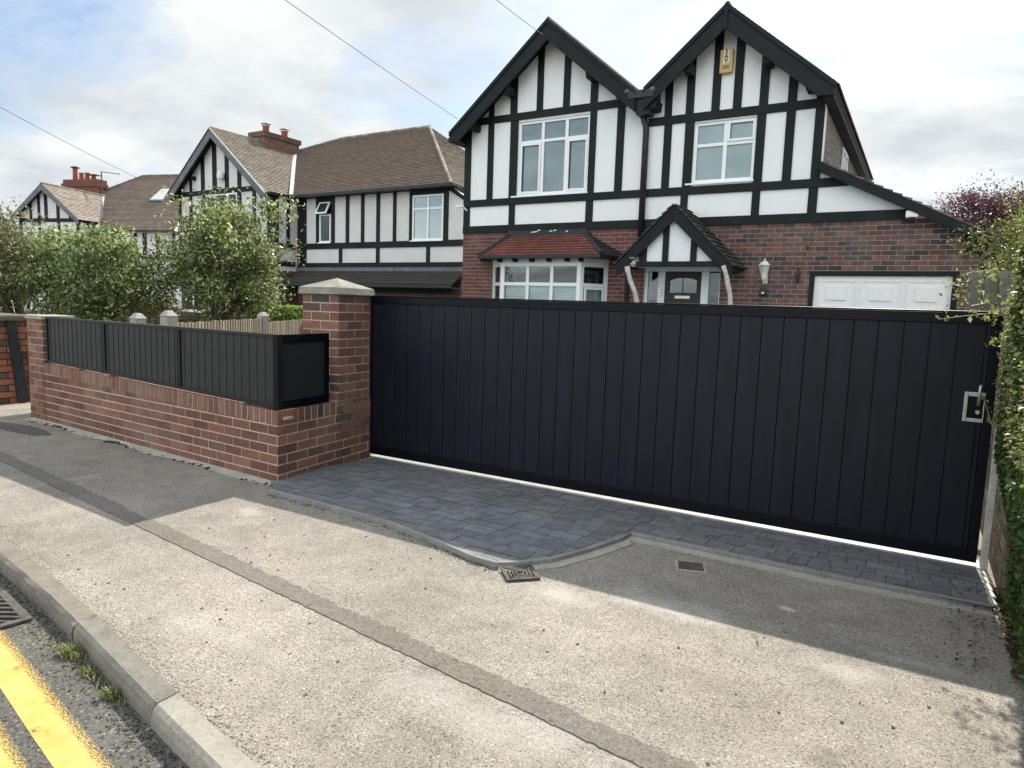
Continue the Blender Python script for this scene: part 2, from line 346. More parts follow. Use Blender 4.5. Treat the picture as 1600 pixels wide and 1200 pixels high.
def tiles(b, O, U, V, poly, tw, th, lift=.018, pal=None, wob=.002, par=0):
    O = Vector(O); U = Vector(U).normalized(); V = Vector(V).normalized(); N = U.cross(V).normalized()
    if N.z < 0: N = -N
    flip = U.cross(V).dot(N) < 0
    mean = [sum(c[i] for c in pal)/len(pal) for i in range(3)]
    poly = ccw(poly); ux = [p[0] for p in poly]; vx = [p[1] for p in poly]
    for r in range(int(math.floor(min(vx)/th))-1, int(max(vx)/th)+2):
        sh = rnd.uniform(0, tw)
        rw = rnd.uniform(-.002, .002)
        for c in range(int(math.floor((min(ux)-sh)/tw))-1, int((max(ux)-sh)/tw)+2):
            a = sh+c*tw; z = r*th
            q = clip([(a, z), (a+tw-.004, z), (a+tw-.004, z+th+.01), (a, z+th+.01)], poly)
            if len(q) < 3 or area(q) < tw*th*.02: continue
            l = lift+rnd.uniform(-wob, wob)+rw
            col = rnd.choice(pal); k = rnd.uniform(.93, 1.07)*(1+rw*40); col = tuple((x*.55+m0*.45)*k for x, m0 in zip(col, mean))
            top = [O+U*x+V*y+N*(l*(1-(y-z)/(th+.01))+.002) for x, y in q]; bot = [O+U*x+V*y-N*.004 for x, y in q]
            if flip: top = top[::-1]; bot = bot[::-1]
            b.hexa(bot, top, col, bottom=False)
TILE_BROWN = [(.19, .147, .122), (.22, .17, .14), (.168, .13, .11), (.25, .20, .165), (.155, .125, .105), (.20, .148, .12)]
TILE_WEATH = [(.27, .235, .20), (.32, .28, .24), (.23, .195, .17), (.36, .32, .27), (.21, .175, .145)]
TILE_RED = [(.21, .075, .055), (.165, .06, .047), (.24, .09, .065), (.11, .045, .04), (.16, .062, .052)]
TILE_DARK = [(.045, .046, .05), (.06, .058, .06), (.05, .045, .043)]
# ---- leaves
def leaves(pts, size, pal, nrm=None, seed=0, asp=.5, rand=1.0, fold=.25):
    g = np.random.default_rng(seed); n = len(pts); pts = np.asarray(pts, float)
    d = g.normal(size=(n, 3)); d /= np.linalg.norm(d, axis=1)[:, None]
    nn = g.normal(size=(n, 3))
    if nrm is not None: nn = nn*rand*.6+np.asarray(nrm)
    nn /= np.linalg.norm(nn, axis=1)[:, None]
    d -= nn*(d*nn).sum(1)[:, None]; d /= np.linalg.norm(d, axis=1)[:, None]; s = np.cross(nn, d)
    L = (size*g.uniform(.6, 1.35, n))[:, None]
    P0 = pts-d*L*.5; P1 = pts+s*L*asp*.5+nn*L*fold*.5; P2 = pts+d*L*.5; P3 = pts-s*L*asp*.5+nn*L*fold*.5
    V = np.stack([P0, P1, P2, P3], 1).reshape(-1, 3)
    pal = np.array(pal); c = pal[g.integers(0, len(pal), n)]*g.uniform(.9, 1.7, (n, 1))
    return V, c
def leafmesh(name, sets, parent=None, mat='leaf', extra=None):
    V = np.concatenate([s[0] for s in sets]); C = np.concatenate([s[1] for s in sets])
    if parent is not None:
        M = np.array(ROOT[parent.name].inverted()); V = V@M[:3, :3].T+M[:3, 3]
    nq = len(V)//4; me = bpy.data.meshes.new(name)
    me.vertices.add(len(V)); me.vertices.foreach_set('co', V.ravel().astype('f'))
    me.loops.add(nq*4); me.polygons.add(nq)
    me.loops.foreach_set('vertex_index', np.arange(nq*4, dtype='i')); me.polygons.foreach_set('loop_start', np.arange(0, nq*4, 4, dtype='i'))
    me.update(calc_edges=True); me.materials.append(MT[mat])
    ca = me.color_attributes.new('Col', 'FLOAT_COLOR', 'CORNER'); cc = np.ones((nq, 4), 'f'); cc[:, :3] = C
    ca.data.foreach_set('color', np.repeat(cc, 4, axis=0).ravel())
    o = bpy.data.objects.new(name, me); COL.objects.link(o)
    if parent is not None: o.parent = parent; ROOT[o.name] = ROOT[parent.name]
    return o
# ================================================================== SETTING
def poly_sheet(name, pts, z, mat, parent=None):
    b = MB(); p = ccw(list(pts)); b.face([(x, y, z) for x, y in p]); return struct(b.build(name, mat, parent))
KF = lambda x: 1.215-.164*(x+1.77)+(.03*math.exp(-((x+3.4)/1.0)**2))
poly_sheet('ground', [(-500, -300), (300, -300), (300, 500), (-500, 500)], -.2, 'ground')
xs = [-60, -20, -12, -8]+[-6+.25*i for i in range(0, 29)]+[3, 6, 25]
b = MB(); 
for i in range(len(xs)-1):
    a, c = xs[i], xs[i+1]; b.face([(a, KF(a)-30, -.075), (c, KF(c)-30, -.075), (c, KF(c)+.05, -.075), (a, KF(a)+.05, -.075)])
struct(b.build('road', 'road'))
b = MB()
for i in range(len(xs)-1):
    a, c = xs[i], xs[i+1]
    for y0, y1 in ((0, 1), (1, 2)):
        f = lambda x, t: (KF(x)+.088 if t == 0 else (4.4 if t == 1 else 80))
        b.face([(a, f(a, y0), 0), (c, f(c, y0), 0), (c, f(c, y1), 0), (a, f(a, y1), 0)])
struct(b.build('footway', 'footway'))
# kerb stones
kl = [(-9.8, 'kerb_grey'), (-8.88, 'kerb_grey'), (-7.95, 'kerb_grey'), (-7.0, 'kerb_grey'), (-5.93, 'kerb_grey'), (-4.0-.99, 'kerb_grey'), (-4.05, 'kerb_red'), (-3.1, 'kerb_grey'), (-2.24, 'kerb_pale'), (-1.33, 'kerb_grey'), (-.42, 'kerb_grey'), (.5, 'kerb_grey'), (1.4, 'kerb_grey')]
kl = [(-9.8, 'kerb_grey'), (-8.88, 'kerb_grey'), (-7.95, 'kerb_grey'), (-7.0, 'kerb_grey'), (-6.0, 'kerb_grey'), (-5.0, 'kerb_red'), (-4.05, 'kerb_red'), (-3.08, 'kerb_grey'), (-2.22, 'kerb_pale'), (-1.3, 'kerb_grey'), (-.4, 'kerb_grey'), (.5, 'kerb_grey')]
labs = {5: 'worn reddish kerb stone cut off by the left edge of the photo', 6: 'worn reddish kerb stone with chipped edge beside the road gully', 7: 'grey kerb stone beside the grass tufts', 8: 'pale new concrete kerb stone at the bottom of the photo'}
for i, (x0, mt) in enumerate(kl[:-1]):
    x1 = kl[i+1][0]-.006
    if i not in labs: lab = 'plain grey kerb stone of the row outside the photo frame'
    else: lab = labs[i]
    if i not in (5, 6, 7, 8): continue
    b = MB(); n = 10; rs = []
    for k in range(n+1):
        x = x0+(x1-x0)*k/n; y = KF(x); w = rnd.uniform(-.006, .006) if mt == 'kerb_red' else rnd.uniform(-.0015, .0015)
        rs.append([(x, y-.012, -.16), (x, y-.008+w, -.04), (x, y+w, -.012), (x, y+.016, .002+w*.5), (x, y+.095, .002), (x, y+.10, -.16)])
    for k in range(n):
        for q in range(5): b.face([rs[k][q], rs[k+1][q], rs[k+1][q+1], rs[k][q+1]])
    b.face(rs[0][::-1]); b.face(rs[-1])
    tag(b.build('kerb_stone', mt), lab, 'kerb stone', 'kerb stones along the road edge')
for (xa, xb) in ((-20, -5.0), (-1.3, 12)):
    b = MB(); n = 24
    for k in range(n):
        a = xa+(xb-xa)*k/n; c = xa+(xb-xa)*(k+1)/n-.006
        b.hexa([(a, KF(a), -.16), (c, KF(c), -.16), (c, KF(c)+.128, -.16), (a, KF(a)+.128, -.16)], [(a, KF(a), .002), (c, KF(c), .002), (c, KF(c)+.128, .004), (a, KF(a)+.128, .004)])
    struct(b.build('kerb', 'kerb_grey'))
# yellow lines
def yline(off, lab):
    b = MB(); b.uv = []; X = [-12+.5*i for i in range(30)]
    for i in range(len(X)-1):
        a, c = X[i], X[i+1]; f = lambda x: 1.073-.162*(x+2.18)+off+(.012*math.exp(-((x+3.2)/.6)**2))
        b.face([(a, f(a)-.095, -.0738), (c, f(c)-.095, -.0738), (c, f(c)+.04, -.0738), (a, f(a)+.04, -.0738)]); b.uv += [(0, a), (0, c), (1, c), (1, a)]
    o = b.build('yellow_line', 'yellow_paint'); tag(o, lab, 'road marking', 'double yellow lines')
yline(0, 'broad yellow line nearest the kerb with a crumbled speckled edge'); yline(-.185, 'yellow line farther from the kerb, only its corner showing at bottom left')
# gully grate in the road
def grate():
    t = thing('road_gully', 'rusty slotted road gully grate against the kerb at the left photo edge', 'drain grate', (-3.66, 1.315, -.07), R(-9))
    def fr(b):
        b.box(-.22, .22, -.20, -.165, 0, .012); b.box(-.22, .22, .125, .16, 0, .012); b.box(-.22, -.185, -.165, .125, 0, .012); b.box(.185, .22, -.165, .125, 0, .012)
    b = MB(); fr(b); b.build('frame', 'cast_iron', t, local=True)
    b = MB(); b.box(-.185, .185, -.165, .125, -.002, .0015); b.build('pit', 'pit', t, local=True)  # flat black plate imitates the shaded depth under the bars
    b = MB(); a = R(42); d = Vector((math.cos(a), math.sin(a), 0)); n = Vector((-d.y, d.x, 0))
    for k in range(-6, 7):
        c = n*(k*.045)+Vector((0, -.02, 0)); s = [-.4, .4]
        q = clip([tuple((c+d*-.4-n*.008)[:2]), tuple((c+d*.4-n*.008)[:2]), tuple((c+d*.4+n*.008)[:2]), tuple((c-d*.4+n*.008)[:2])], [(-.185, -.165), (.185, -.165), (.185, .125), (-.185, .125)])
        if len(q) > 2: b.hexa([(x, y, .002) for x, y in q], [(x, y, .011) for x, y in q])
    b.build('bars', 'cast_iron', t, local=True)
grate()
# trench strip
lo = [(-14, 3.35), (-6.6, 2.60), (-5.02, 2.43), (-3.5, 2.27), (-2.67, 2.18), (-1.85, 2.09), (-.64, 1.96), (3, 1.6)]
up = [(-14, 3.5), (-6.85, 2.74), (-4.86, 2.54), (-4.22, 2.455), (-3.57, 2.395), (-2.66, 2.29), (-1.99, 2.22), (-.96, 2.11), (-.5, 2.06), (3, 1.72)]
def interp(pl, x):
    for i in range(len(pl)-1):
        if pl[i][0] <= x <= pl[i+1][0]: return pl[i][1]+(pl[i+1][1]-pl[i][1])*(x-pl[i][0])/(pl[i+1][0]-pl[i][0])
b = MB(); X = np.linspace(-13.9, 2.9, 700)
jl = [interp(lo, x)+rnd.uniform(-.004, .004) for x in X]; ju = [interp(up, x)+.006*math.sin(x*9)+rnd.uniform(-.012, .012) for x in X]
for i in range(len(X)-1): b.face([(X[i], jl[i], .004), (X[i+1], jl[i+1], .004), (X[i+1], ju[i+1], .004), (X[i], ju[i], .004)])
struct(b.build('reinstated_tarmac_strip', 'trench'))
# concrete fillet along the wall foot, and a small dark patch at its far end
b = MB(); X = np.linspace(-8.6, -4.25, 90); wv = [.035+.018*math.sin(x*5)+rnd.uniform(0, .025) for x in X]
for i in range(len(X)-1):
    f2 = lambda x: 3.515-.048*(x+4.23)
    b.face([(X[i], f2(X[i])-wv[i]*1.5, .003), (X[i+1], f2(X[i+1])-wv[i+1]*1.5, .003), (X[i+1], f2(X[i+1]), .022), (X[i], f2(X[i]), .022)])
struct(b.build('wall_fillet', 'concrete'))
b = MB(); b.face([(-8.05+.55*math.cos(k*.35)*(1+.1*math.sin(k*1.7)), 3.36+.13*math.sin(k*.35), .004) for k in range(18)]); struct(b.build('tarmac_patch', 'road'))
# thin dirt line at the wall foot
b = MB()
for i in range(260):
    x = rnd.uniform(-8.6, -4.3); y = 3.50-.048*(x+4.23)-abs(rnd.gauss(0, .035)); s = rnd.uniform(.006, .022)
    b.lathe((x, y, .003), [(s, 0), (s*.8, s*.3), (s*.2, s*.5)], 5)
struct(b.build('wall_foot_grit', 'soil'), 'stuff')
# block paved apron, raised edging
edge = [(-4.29, 3.50), (-4.08, 3.34), (-3.56, 3.33), (-2.9, 3.30), (-2.34, 3.19), (-2.08, 3.12), (-1.93, 3.115), (-1.83, 3.20), (-1.72, 3.34), (-1.62, 3.60), (-1.53, 3.92), (-1.50, 4.06), (-.82, 4.06), (-.2, 4.06), (.42, 4.10)]
PZ = lambda y: .03*max(0, min(1, (4.65-y)/.6))
full = edge+[(.42, 4.9), (-4.42, 4.9)]
def tri_regions():
    # x-strips of the apron, each convex
    X = sorted(set([p[0] for p in edge])); out = []
    def low(x):
        for i in range(len(edge)-1):
            if edge[i][0] <= x <= edge[i+1][0] and edge[i+1][0] > edge[i][0]: return edge[i][1]+(edge[i+1][1]-edge[i][1])*(x-edge[i][0])/(edge[i+1][0]-edge[i][0])
    for a, c in zip(X[:-1], X[1:]): out.append([(a, low(a)), (c, low(c)), (c, 4.9), (a, 4.9)])
    return out
def paving():
    b = MB(); regs = tri_regions(); pal = [(.145, .152, .162), (.15, .157, .168), (.13, .136, .147), (.162, .168, .178), (.144, .146, .157), (.135, .142, .154)]
    rows = [.16, .12, .16, .12, .16]; ang = R(1); y = 3.0; r = 0
    while y < 4.9:
        h = (.12, .10)[r % 2]; x = -4.6+rnd.uniform(0, .1)
        while x < .5:
            w = rnd.choice([.10, .12, .16, .20]) if h > .11 else rnd.choice([.10, .14, .18]); col = rnd.choice(pal); k = rnd.uniform(.88, 1.12); col = tuple(v*k for v in col)
            dz = rnd.uniform(-.0012, .0012)
            j = .0018
            for rg in regs:
                if x > rg[1][0] or x+w < rg[0][0]: continue
                q = clip([(x+j, y+j), (x+w-j, y+j), (x+w-j, y+h-j), (x+j, y+h-j)], ccw(rg))
                if len(q) < 3 or area(q) < 1e-4: continue
                b.face([(u, v, PZ(v)+.004+dz) for u, v in q], col)
            x += w
        y += h; r += 1
    o = b.build('pavers', 'paver', None)
    g = MB()
    for rg in regs: 
        ys = [rg[0][1], rg[1][1]]
        for ya, yb in ((None, 4.05), (4.05, 4.65), (4.65, 4.9)):
            a0 = rg[0][1] if ya is None else ya; a1 = rg[1][1] if ya is None else ya
            if min(yb-a0, yb-a1) <= 0.001: continue
            g.face([(rg[0][0], a0, PZ(a0)-.001), (rg[1][0], a1, PZ(a1)-.001), (rg[1][0], yb, PZ(yb)-.001), (rg[0][0], yb, PZ(yb)-.001)])
    j = g.build('joint_sand', 'dark_metal', None)
    struct(o); struct(j); o.name = 'driveway_paving'; j.name = 'paving_joints'
paving()
def ribbon(b, pts, w0, w1, z0, z1):
    P = [Vector((x, y, 0)) for x, y in pts]; n = len(P); off = []
    for i in range(n):
        d = (P[min(i+1, n-1)]-P[max(i-1, 0)]).normalized(); off.append(Vector((d.y, -d.x, 0)))
    for i in range(n-1):
        a0, a1, c0, c1 = P[i]+off[i]*w0, P[i]+off[i]*w1, P[i+1]+off[i+1]*w0, P[i+1]+off[i+1]*w1
        s = lambda v, z: (v.x, v.y, z)
        b.hexa([s(a1, z0), s(c1, z0), s(c0, z0), s(a0, z0)], [s(a1, z1), s(c1, z1), s(c0, z1), s(a0, z1)])
b = MB(); ribbon(b, edge[1:], -.004, .03, -.02, .033); struct(b.build('paving_edging', 'edging', bevel=.004))
b = MB(); ribbon(b, edge[6:], .03, .10, -.02, .008); struct(b.build('concrete_haunch', 'concrete'))
# inner drive behind the gate
poly_sheet('driveway', [(-9.2, 4.9), (.42, 4.9), (.42, 13.2), (-9.2, 13.2)], .004, 'drive')
poly_sheet('garden_lawn', [(-25, 5.2), (-9.3, 5.2), (-9.3, 17), (-25, 17)], .008, 'lawn')
poly_sheet('hedge_soil', [(.44, 1.6), (1.6, 1.6), (1.6, 4.7), (.50, 4.7), (.44, 4.0), (.50, 3.6)], .008, 'soil')
b = MB()
g = random.Random(3)
for i in range(700):
    x = .44+abs(g.gauss(0, .05)) if g.random() < .8 else g.uniform(.2, .6); y = g.uniform(3.3, 4.4); s = g.uniform(.008, .02); a = g.uniform(0, 6.28); z = g.uniform(.012, .03)
    b.face([(x+s*math.cos(a), y+s*math.sin(a), z), (x-s*.4*math.sin(a), y+s*.4*math.cos(a), z+.006), (x-s*math.cos(a), y-s*math.sin(a), z), (x+s*.4*math.sin(a), y-s*.4*math.cos(a), z+.004)], rnd.choice([(.13, .08, .04), (.09, .06, .03), (.2, .14, .06), (.06, .07, .03)]))
struct(b.build('leaf_litter', 'leaf'), 'stuff')
# small twigs, pebbles on the tarmac
b = MB()
for i in range(90):
    x = g.uniform(-4, .4); y = g.uniform(KF(x)+.2, 3.2) if x < -1.7 else g.uniform(1.7, 4.0); s = g.uniform(.003, .008)
    b.lathe((x, y, .002), [(s, 0), (s*.9, s*.5), (s*.3, s*.8)], 5)
for (x, y, a, l) in ((-.50, 3.02, 1.9, .10), (-.47, 3.0, 2.5, .05), (.1, 3.6, .2, .07)):
    b.tube([(x, y, .006), (x+l*.5*math.cos(a), y+l*.5*math.sin(a), .01), (x+l*math.cos(a+.15), y+l*math.sin(a+.15), .006)], .0015, 5)
struct(b.build('grit_and_twigs', 'bark'), 'stuff')
b = MB()
for i in range(2600):
    x = g.uniform(-5.5, -.9); y = KF(x)-.02-abs(g.gauss(0, .05)); q = g.uniform(.0015, .0055)
    b.lathe((x, y, -.0745), [(q, 0), (q*.9, q*.5), (q*.3, q*.8)], 5, rnd.choice([(.10, .09, .07), (.25, .23, .19), (.05, .045, .03), (.09, .10, .045)]))
struct(b.build('gutter_grit', 'leaf'), 'stuff')
b = MB()
for i in range(1500):
    k = g.uniform(0, 1); i0 = int(g.uniform(1, len(edge)-1.001)); p0, p1 = edge[i0], edge[min(i0+1, len(edge)-1)]; x = p0[0]+(p1[0]-p0[0])*k; y = p0[1]+(p1[1]-p0[1])*k-.035-abs(g.gauss(0, .03)); q = g.uniform(.0015, .005)
    b.lathe((x, y, .001), [(q, 0), (q*.9, q*.5), (q*.3, q*.8)], 5, rnd.choice([(.10, .09, .07), (.22, .20, .17), (.05, .045, .03)]))
struct(b.build('edging_grit', 'leaf'), 'stuff')
# drain in the tarmac beside the paving
def drain():
    t = thing('drain_cover', 'rusty square grate with diamond bars beside the paving edge', 'drain cover', (-1.765, 3.085, .004), R(45))
    s = .092; b = MB(); b.box(-s, s, -s, s, -.002, .001); b.build('pit', 'pit', t, local=True)  # dark plate on the surface, painted as the shaded hole
    b = MB()
    for k in (0, 1):
        b.box(-s, s, (-s, s-.012)[k], (-s+.012, s)[k], .0012, .012); b.box((-s, s-.012)[k], (-s+.012, s)[k], -s+.012, s-.012, .0012, .012)
    b.build('frame', 'cast_iron', t, local=True)
    b = MB()
    for k in range(4):
        a = k*math.pi/2; U = Vector((math.cos(a), math.sin(a), 0)); V = Vector((-math.sin(a), math.cos(a), 0))
        for i in range(4):
            r = .014+i*.0185; q = [U*r+V*(-r*.9), U*(r+.010)+V*(-(r+.01)*.9), U*(r+.010)+V*((r+.01)*.9), U*r+V*(r*.9)]
            b.hexa([(p.x, p.y, .0012) for p in q], [(p.x, p.y, .010) for p in q])
    b.build('bars', 'cast_iron', t, local=True)
    t = thing('stopcock_cover', 'small rusty square cover set in the shaded tarmac before the gate', 'drain cover', (-1.02, 3.75, .004), R(20))
    b = MB(); b.box(-.085, .085, -.075, .075, -.002, .004); b.build('frame', 'concrete', t, local=True)
    b = MB(); b.box(-.07, .07, -.06, .06, .0045, .008)
    for i in range(6):
        for j in range(5): b.box(-.06+i*.021, -.047+i*.021, -.05+j*.021, -.037+j*.021, .008, .011)
    b.build('plate', 'cast_iron', t, local=True)
drain()
# grass tufts at the kerb
def tuft(x, y, n, h, lab, seed):
    g = random.Random(seed); b = MB()
    for i in range(n):
        a = g.uniform(0, 6.28); r = abs(g.gauss(0, .035)); px, py = x+r*math.cos(a)*1.3, y+r*math.sin(a)*.6; hh = h*g.uniform(.5, 1.2); d = g.uniform(0, 6.28); l = hh*g.uniform(.3, 1); w = .0022
        c = g.choice([(.17, .20, .06), (.24, .26, .09), (.11, .15, .04), (.33, .31, .15)])
        ex, ey = px+l*math.cos(d), py+l*math.sin(d); nx, ny = -math.sin(d)*w, math.cos(d)*w
        b.face([(px-nx, py-ny, -.075), (px+nx, py+ny, -.075), ((px+ex)/2+nx, (py+ey)/2+ny, -.075+hh*.8), ((px+ex)/2-nx, (py+ey)/2-ny, -.075+hh*.8)], c)
        b.face([((px+ex)/2-nx, (py+ey)/2-ny, -.075+hh*.8), ((px+ex)/2+nx, (py+ey)/2+ny, -.075+hh*.8), (ex, ey, -.075+hh)], c)
    tag(b.build('grass_tuft', 'leaf'), lab, 'grass tuft', 'grass tufts at the kerb')
tuft(-2.96, 1.385, 260, .036, 'largest pale green grass tuft at the kerb foot, nearest the gully', 1)
tuft(-2.74, 1.345, 110, .024, 'small yellowish grass tuft between two others at the kerb foot', 2)
tuft(-2.52, 1.31, 130, .030, 'grass tuft at the kerb foot nearest the pale kerb stone', 3)
# ================================================================== FRONT WALL
A0 = Vector((-4.23, 3.52, 0)); aw = R(-2.74); UW = Vector((math.cos(aw), math.sin(aw), 0)); NW = Vector((UW.y, -UW.x, 0))
VR = Vector((math.cos(R(96.3)), math.sin(R(96.3)), 0)); NR = Vector((VR.y, -VR.x, 0)); Z = Vector((0, 0, 1))
LW = 4.40; PW = .44
def frontwall():
    t = thing('brick_wall', 'low red brick front wall with black infill panels above, ending in a capped pier', 'wall', tuple(A0))
    WT = lambda u: .582+(-u)*(.088/4.4)      # wall top against distance from the corner
    # core (mortar)
    b = MB()
    DW = -NW*.21-UW*.05; DR = -NR*.21+VR*.045
    def slab(O, U, D, poly, d): b.hexa([O+U*x+Z*y+D for x, y in poly], [O+U*x+Z*y for x, y in poly])
    slab(A0, UW, DW, ccw([(-LW, -.05), (0, -.05), (0, WT(0)-.002), (-LW, WT(-LW)-.002)]), .21)
    slab(A0, VR, DR, [(0.001, -.05), (1.18, -.05), (1.18, .58), (0.001, .58)], .21)
    b.build('mortar_core', 'mortar', t)
    b = MB(); bw, bh = .232, .078
    top = lambda u: WT(u)-.112
    bricks(b, A0, UW, [[(-LW, -.02), (0, -.02), (0, top(0)), (-LW, top(-LW)+.0)]], bw, bh, .012, .0035, u0=0, v0=top(0)-6*bh+.001, N=NW, par=0, dark=.015)
    bricks(b, A0, VR, [[(0, -.02), (1.185, -.02), (1.185, top(0)), (0, top(0))], [(.696, top(0)), (1.185, top(0)), (1.185, .58), (.696, .58)]], bw, bh, .012, .0035, u0=-.011, v0=top(0)-6*bh+.001, N=NR, par=1, dark=.02)
    b.build('brickwork', 'brick', t)
    # soldier / brick on edge coping
    b = MB(); u = 0
    while u > -4.0:
        w = .078; 
        q = [(u-w+.014, top(u)), (u, top(u)), (u, WT(u)), (u-w+.014, WT(u))]
        b.hexa([A0+UW*x+Z*y+DW for x, y in q], [A0+UW*x+Z*y+NW*(.004+rnd.uniform(-.001, .002)) for x, y in q], brickcol([(.20, .108, .078), (.175, .092, .068), (.225, .125, .09)], .03)); u -= w
    bcol = (.20, .085, .06)
    for (v0, v1) in [(0.0, .215)]+[(.226+i*.078, .226+i*.078+.064) for i in range(6)]:
        q = [(v0, top(0)), (v1, top(0)), (v1, .584), (v0, .584)]
        b.hexa([A0+VR*x+Z*y+DR*.97 for x, y in q], [A0+VR*x+Z*y+NR*(.0045+rnd.uniform(-.001, .001)) for x, y in q], brickcol(RED, .05))
    b.build('coping_course', 'brick', t)
    # three pale mortar blobs on the corner brick
    b = MB()
    for i in range(3):
        cc = [(.072+i*.036+.02*math.cos(2*math.pi*k/10)*(1+.2*math.sin(k*2.3+i)), .518+.014*math.sin(2*math.pi*k/10)) for k in range(10)]
        b.hexa([A0+VR*x+Z*y+NR*.003 for x, y in cc], [A0+VR*x+Z*y+NR*(.0065+.0004*i) for x, y in cc])
    b.build('mortar_blob', 'mortar', t)
    # pier at the gate
    C0 = A0+VR*(1.185-PW-.02); C0.z = 0     # front right corner of pier
    p = MB(); 
    PO = C0
    PX = .395; pier = [PO, PO+VR*PW, PO+VR*PW-NR*PX, PO-NR*PX]
    ins = .002
    p.hexa([v+Z*.3 for v in pier], [v+Z*1.50 for v in pier])
    pr = p.build('gate_pier', 'mortar', t)
    b = MB(); bwp, bhp = .225, .0775; v0 = top(0)
    FU = VR*0+NR            # front face runs along +NR direction toward the corner
    PFO = PO-NR*PW          # left end of front face
    bricks(b, PO+VR*0, NR, [[(-PX, .585), (0, .585), (0, 1.498), (-PX, 1.498)]], bwp*.9, bhp, .011, .0035, u0=-bwp*1.8+.008, v0=.585, N=-VR, par=0, dark=.08)
    bricks(b, PO, VR, [[(0, .585), (PW, .585), (PW, 1.498), (0, 1.498)]], bwp, bhp, .011, .0035, u0=0, v0=.585, N=NR, par=1, dark=.05)
    bricks(b, PO-NR*PX, -VR, [[(-PW, .3), (0, .3), (0, 1.498), (-PW, 1.498)]], bwp, bhp, .011, .0035, u0=0, v0=.585, N=-NR, par=1, dark=.08)
    bricks(b, PO+VR*PW, -NR, [[(0, .02), (PX, .02), (PX, 1.498), (0, 1.498)]], bwp, bhp, .011, .006, u0=0, v0=.585, N=VR, par=0)
    b.build('pier_brickwork', 'brick', pr)
    # cap
    c = PO+VR*(PW/2)-NR*(PX/2); h = PW/2+.03; hx = PX/2+.035
    cap = MB(); k = [c-VR*h+NR*hx, c+VR*h+NR*hx, c+VR*h-NR*hx, c-VR*h-NR*hx]
    lo_ = [c+(v-c)*.93+Z*1.50 for v in k]; mid = [v+Z*1.505 for v in k]; hi = [c+(v-c)*.97+Z*1.565 for v in k]
    cap.hexa(mid, hi); 
    i0 = len(cap.v); cap.v += [tuple(v) for v in hi]+[tuple(c+Z*1.655)]
    for j in range(4): cap.f.append((i0+j, i0+(j+1) % 4, i0+4)); cap.c.append((1, 1, 1))
    cap.build('stone_cap', 'cap_stone', pr, bevel=.006)
    # far end pier
    E0 = A0-UW*(LW+.02); 
    q = [E0-NW*.28, E0+UW*.30-NW*.28, E0+UW*.30, E0]
    p = MB(); p.hexa([v+NW*.001-Z*.05 for v in reversed(q)], [v+NW*.001+Z*1.13 for v in reversed(q)]) if False else p.hexa([E0+NW*.001-Z*.05, E0+UW*.38+NW*.001-Z*.05, E0+UW*.38-NW*.30-Z*.05, E0-NW*.30-Z*.05], [E0+NW*.001+Z*1.14, E0+UW*.38+NW*.001+Z*1.14, E0+UW*.38-NW*.30+Z*1.14, E0-NW*.30+Z*1.14])
    ep = p.build('end_pier', 'mortar', t)
    b = MB()
    bricks(b, E0, UW, [[(0, .0), (.38, .0), (.38, 1.138), (0, 1.138)]], .225, .0775, .012, .009, u0=0, v0=.01, N=NW, par=0, dark=.1)
    bricks(b, E0+UW*.38, -NW, [[(0, .60), (.30, .60), (.30, 1.138), (0, 1.138)]], .225, .0775, .012, .007, u0=0, v0=.01, N=UW, par=1, dark=.1)
    b.build('end_pier_brickwork', 'brick', ep)
    b = MB(); b.fbox(E0, UW, -NW, Z, -.02, .40, -.02, .32, 1.14, 1.185); b.build('coping_stone', 'concrete', ep, bevel=.008)
frontwall()
# infill panels -----------------------------------------------------------
def infill(O, U, N, u0, u1, zb0, zb1, zt, lab, name='fence_panel', plain=False, fw=.022):
    t = thing(name, lab, 'fence panel', tuple(O+U*((u0+u1)/2)+Z*min(zb0, zb1)), 0, 'black metal infill panels on the front wall')
    zb = lambda u: zb0+(zb1-zb0)*(u-u0)/(u1-u0)
    b = MB()
    def piece(a, c, z0f, z1f, n0, n1):
        b.hexa([O+U*a+Z*z0f(a)+N*n0, O+U*c+Z*z0f(c)+N*n0, O+U*c+Z*z1f(c)+N*n0, O+U*a+Z*z1f(a)+N*n0], [O+U*a+Z*z0f(a)+N*n1, O+U*c+Z*z0f(c)+N*n1, O+U*c+Z*z1f(c)+N*n1, O+U*a+Z*z1f(a)+N*n1])
    zt_ = lambda u: zt
    f = fw if not plain else .055
    piece(u0, u0+f, zb, zt_, -.045, 0); piece(u1-f, u1, zb, zt_, -.045, 0)
    piece(u0+f, u1-f, lambda u: zt-f*1.2, zt_, -.045, 0); piece(u0+f, u1-f, zb, lambda u: zb(u)+f*1.2, -.045, 0)
    b.build('frame', 'panel_frame_black' if not plain else 'gate_frame_black', t, bevel=.002)
    b = MB(); a = u0+f; c = u1-f
    if plain:
        piece(a, c, lambda u: zb(u)+f, lambda u: zt-f, -.03, -.012)
    else:
        n = max(2, round((c-a)/.1)); w = (c-a)/n
        for i in range(n):
            x0 = a+i*w; x1 = x0+w
            piece(x0+.003, x0+w*.5, lambda u: zb(u)+f, lambda u: zt-f, -.035, -.014); piece(x0+w*.5, x1-.003, lambda u: zb(u)+f, lambda u: zt-f, -.035, -.0175)
        piece(a, c, lambda u: zb(u)+f, lambda u: zt-f, -.038, -.036)
    b.build('sheet', 'panel_black', t)
ZB = lambda u: .600-u*(.088/4.4)-.004
OP = A0-NW*.012
infill(OP, UW, NW, -4.0, -2.745, ZB(-4.0)+.0, ZB(-2.745), 1.178, 'black ribbed metal panel farthest along the low wall, by the end pier')
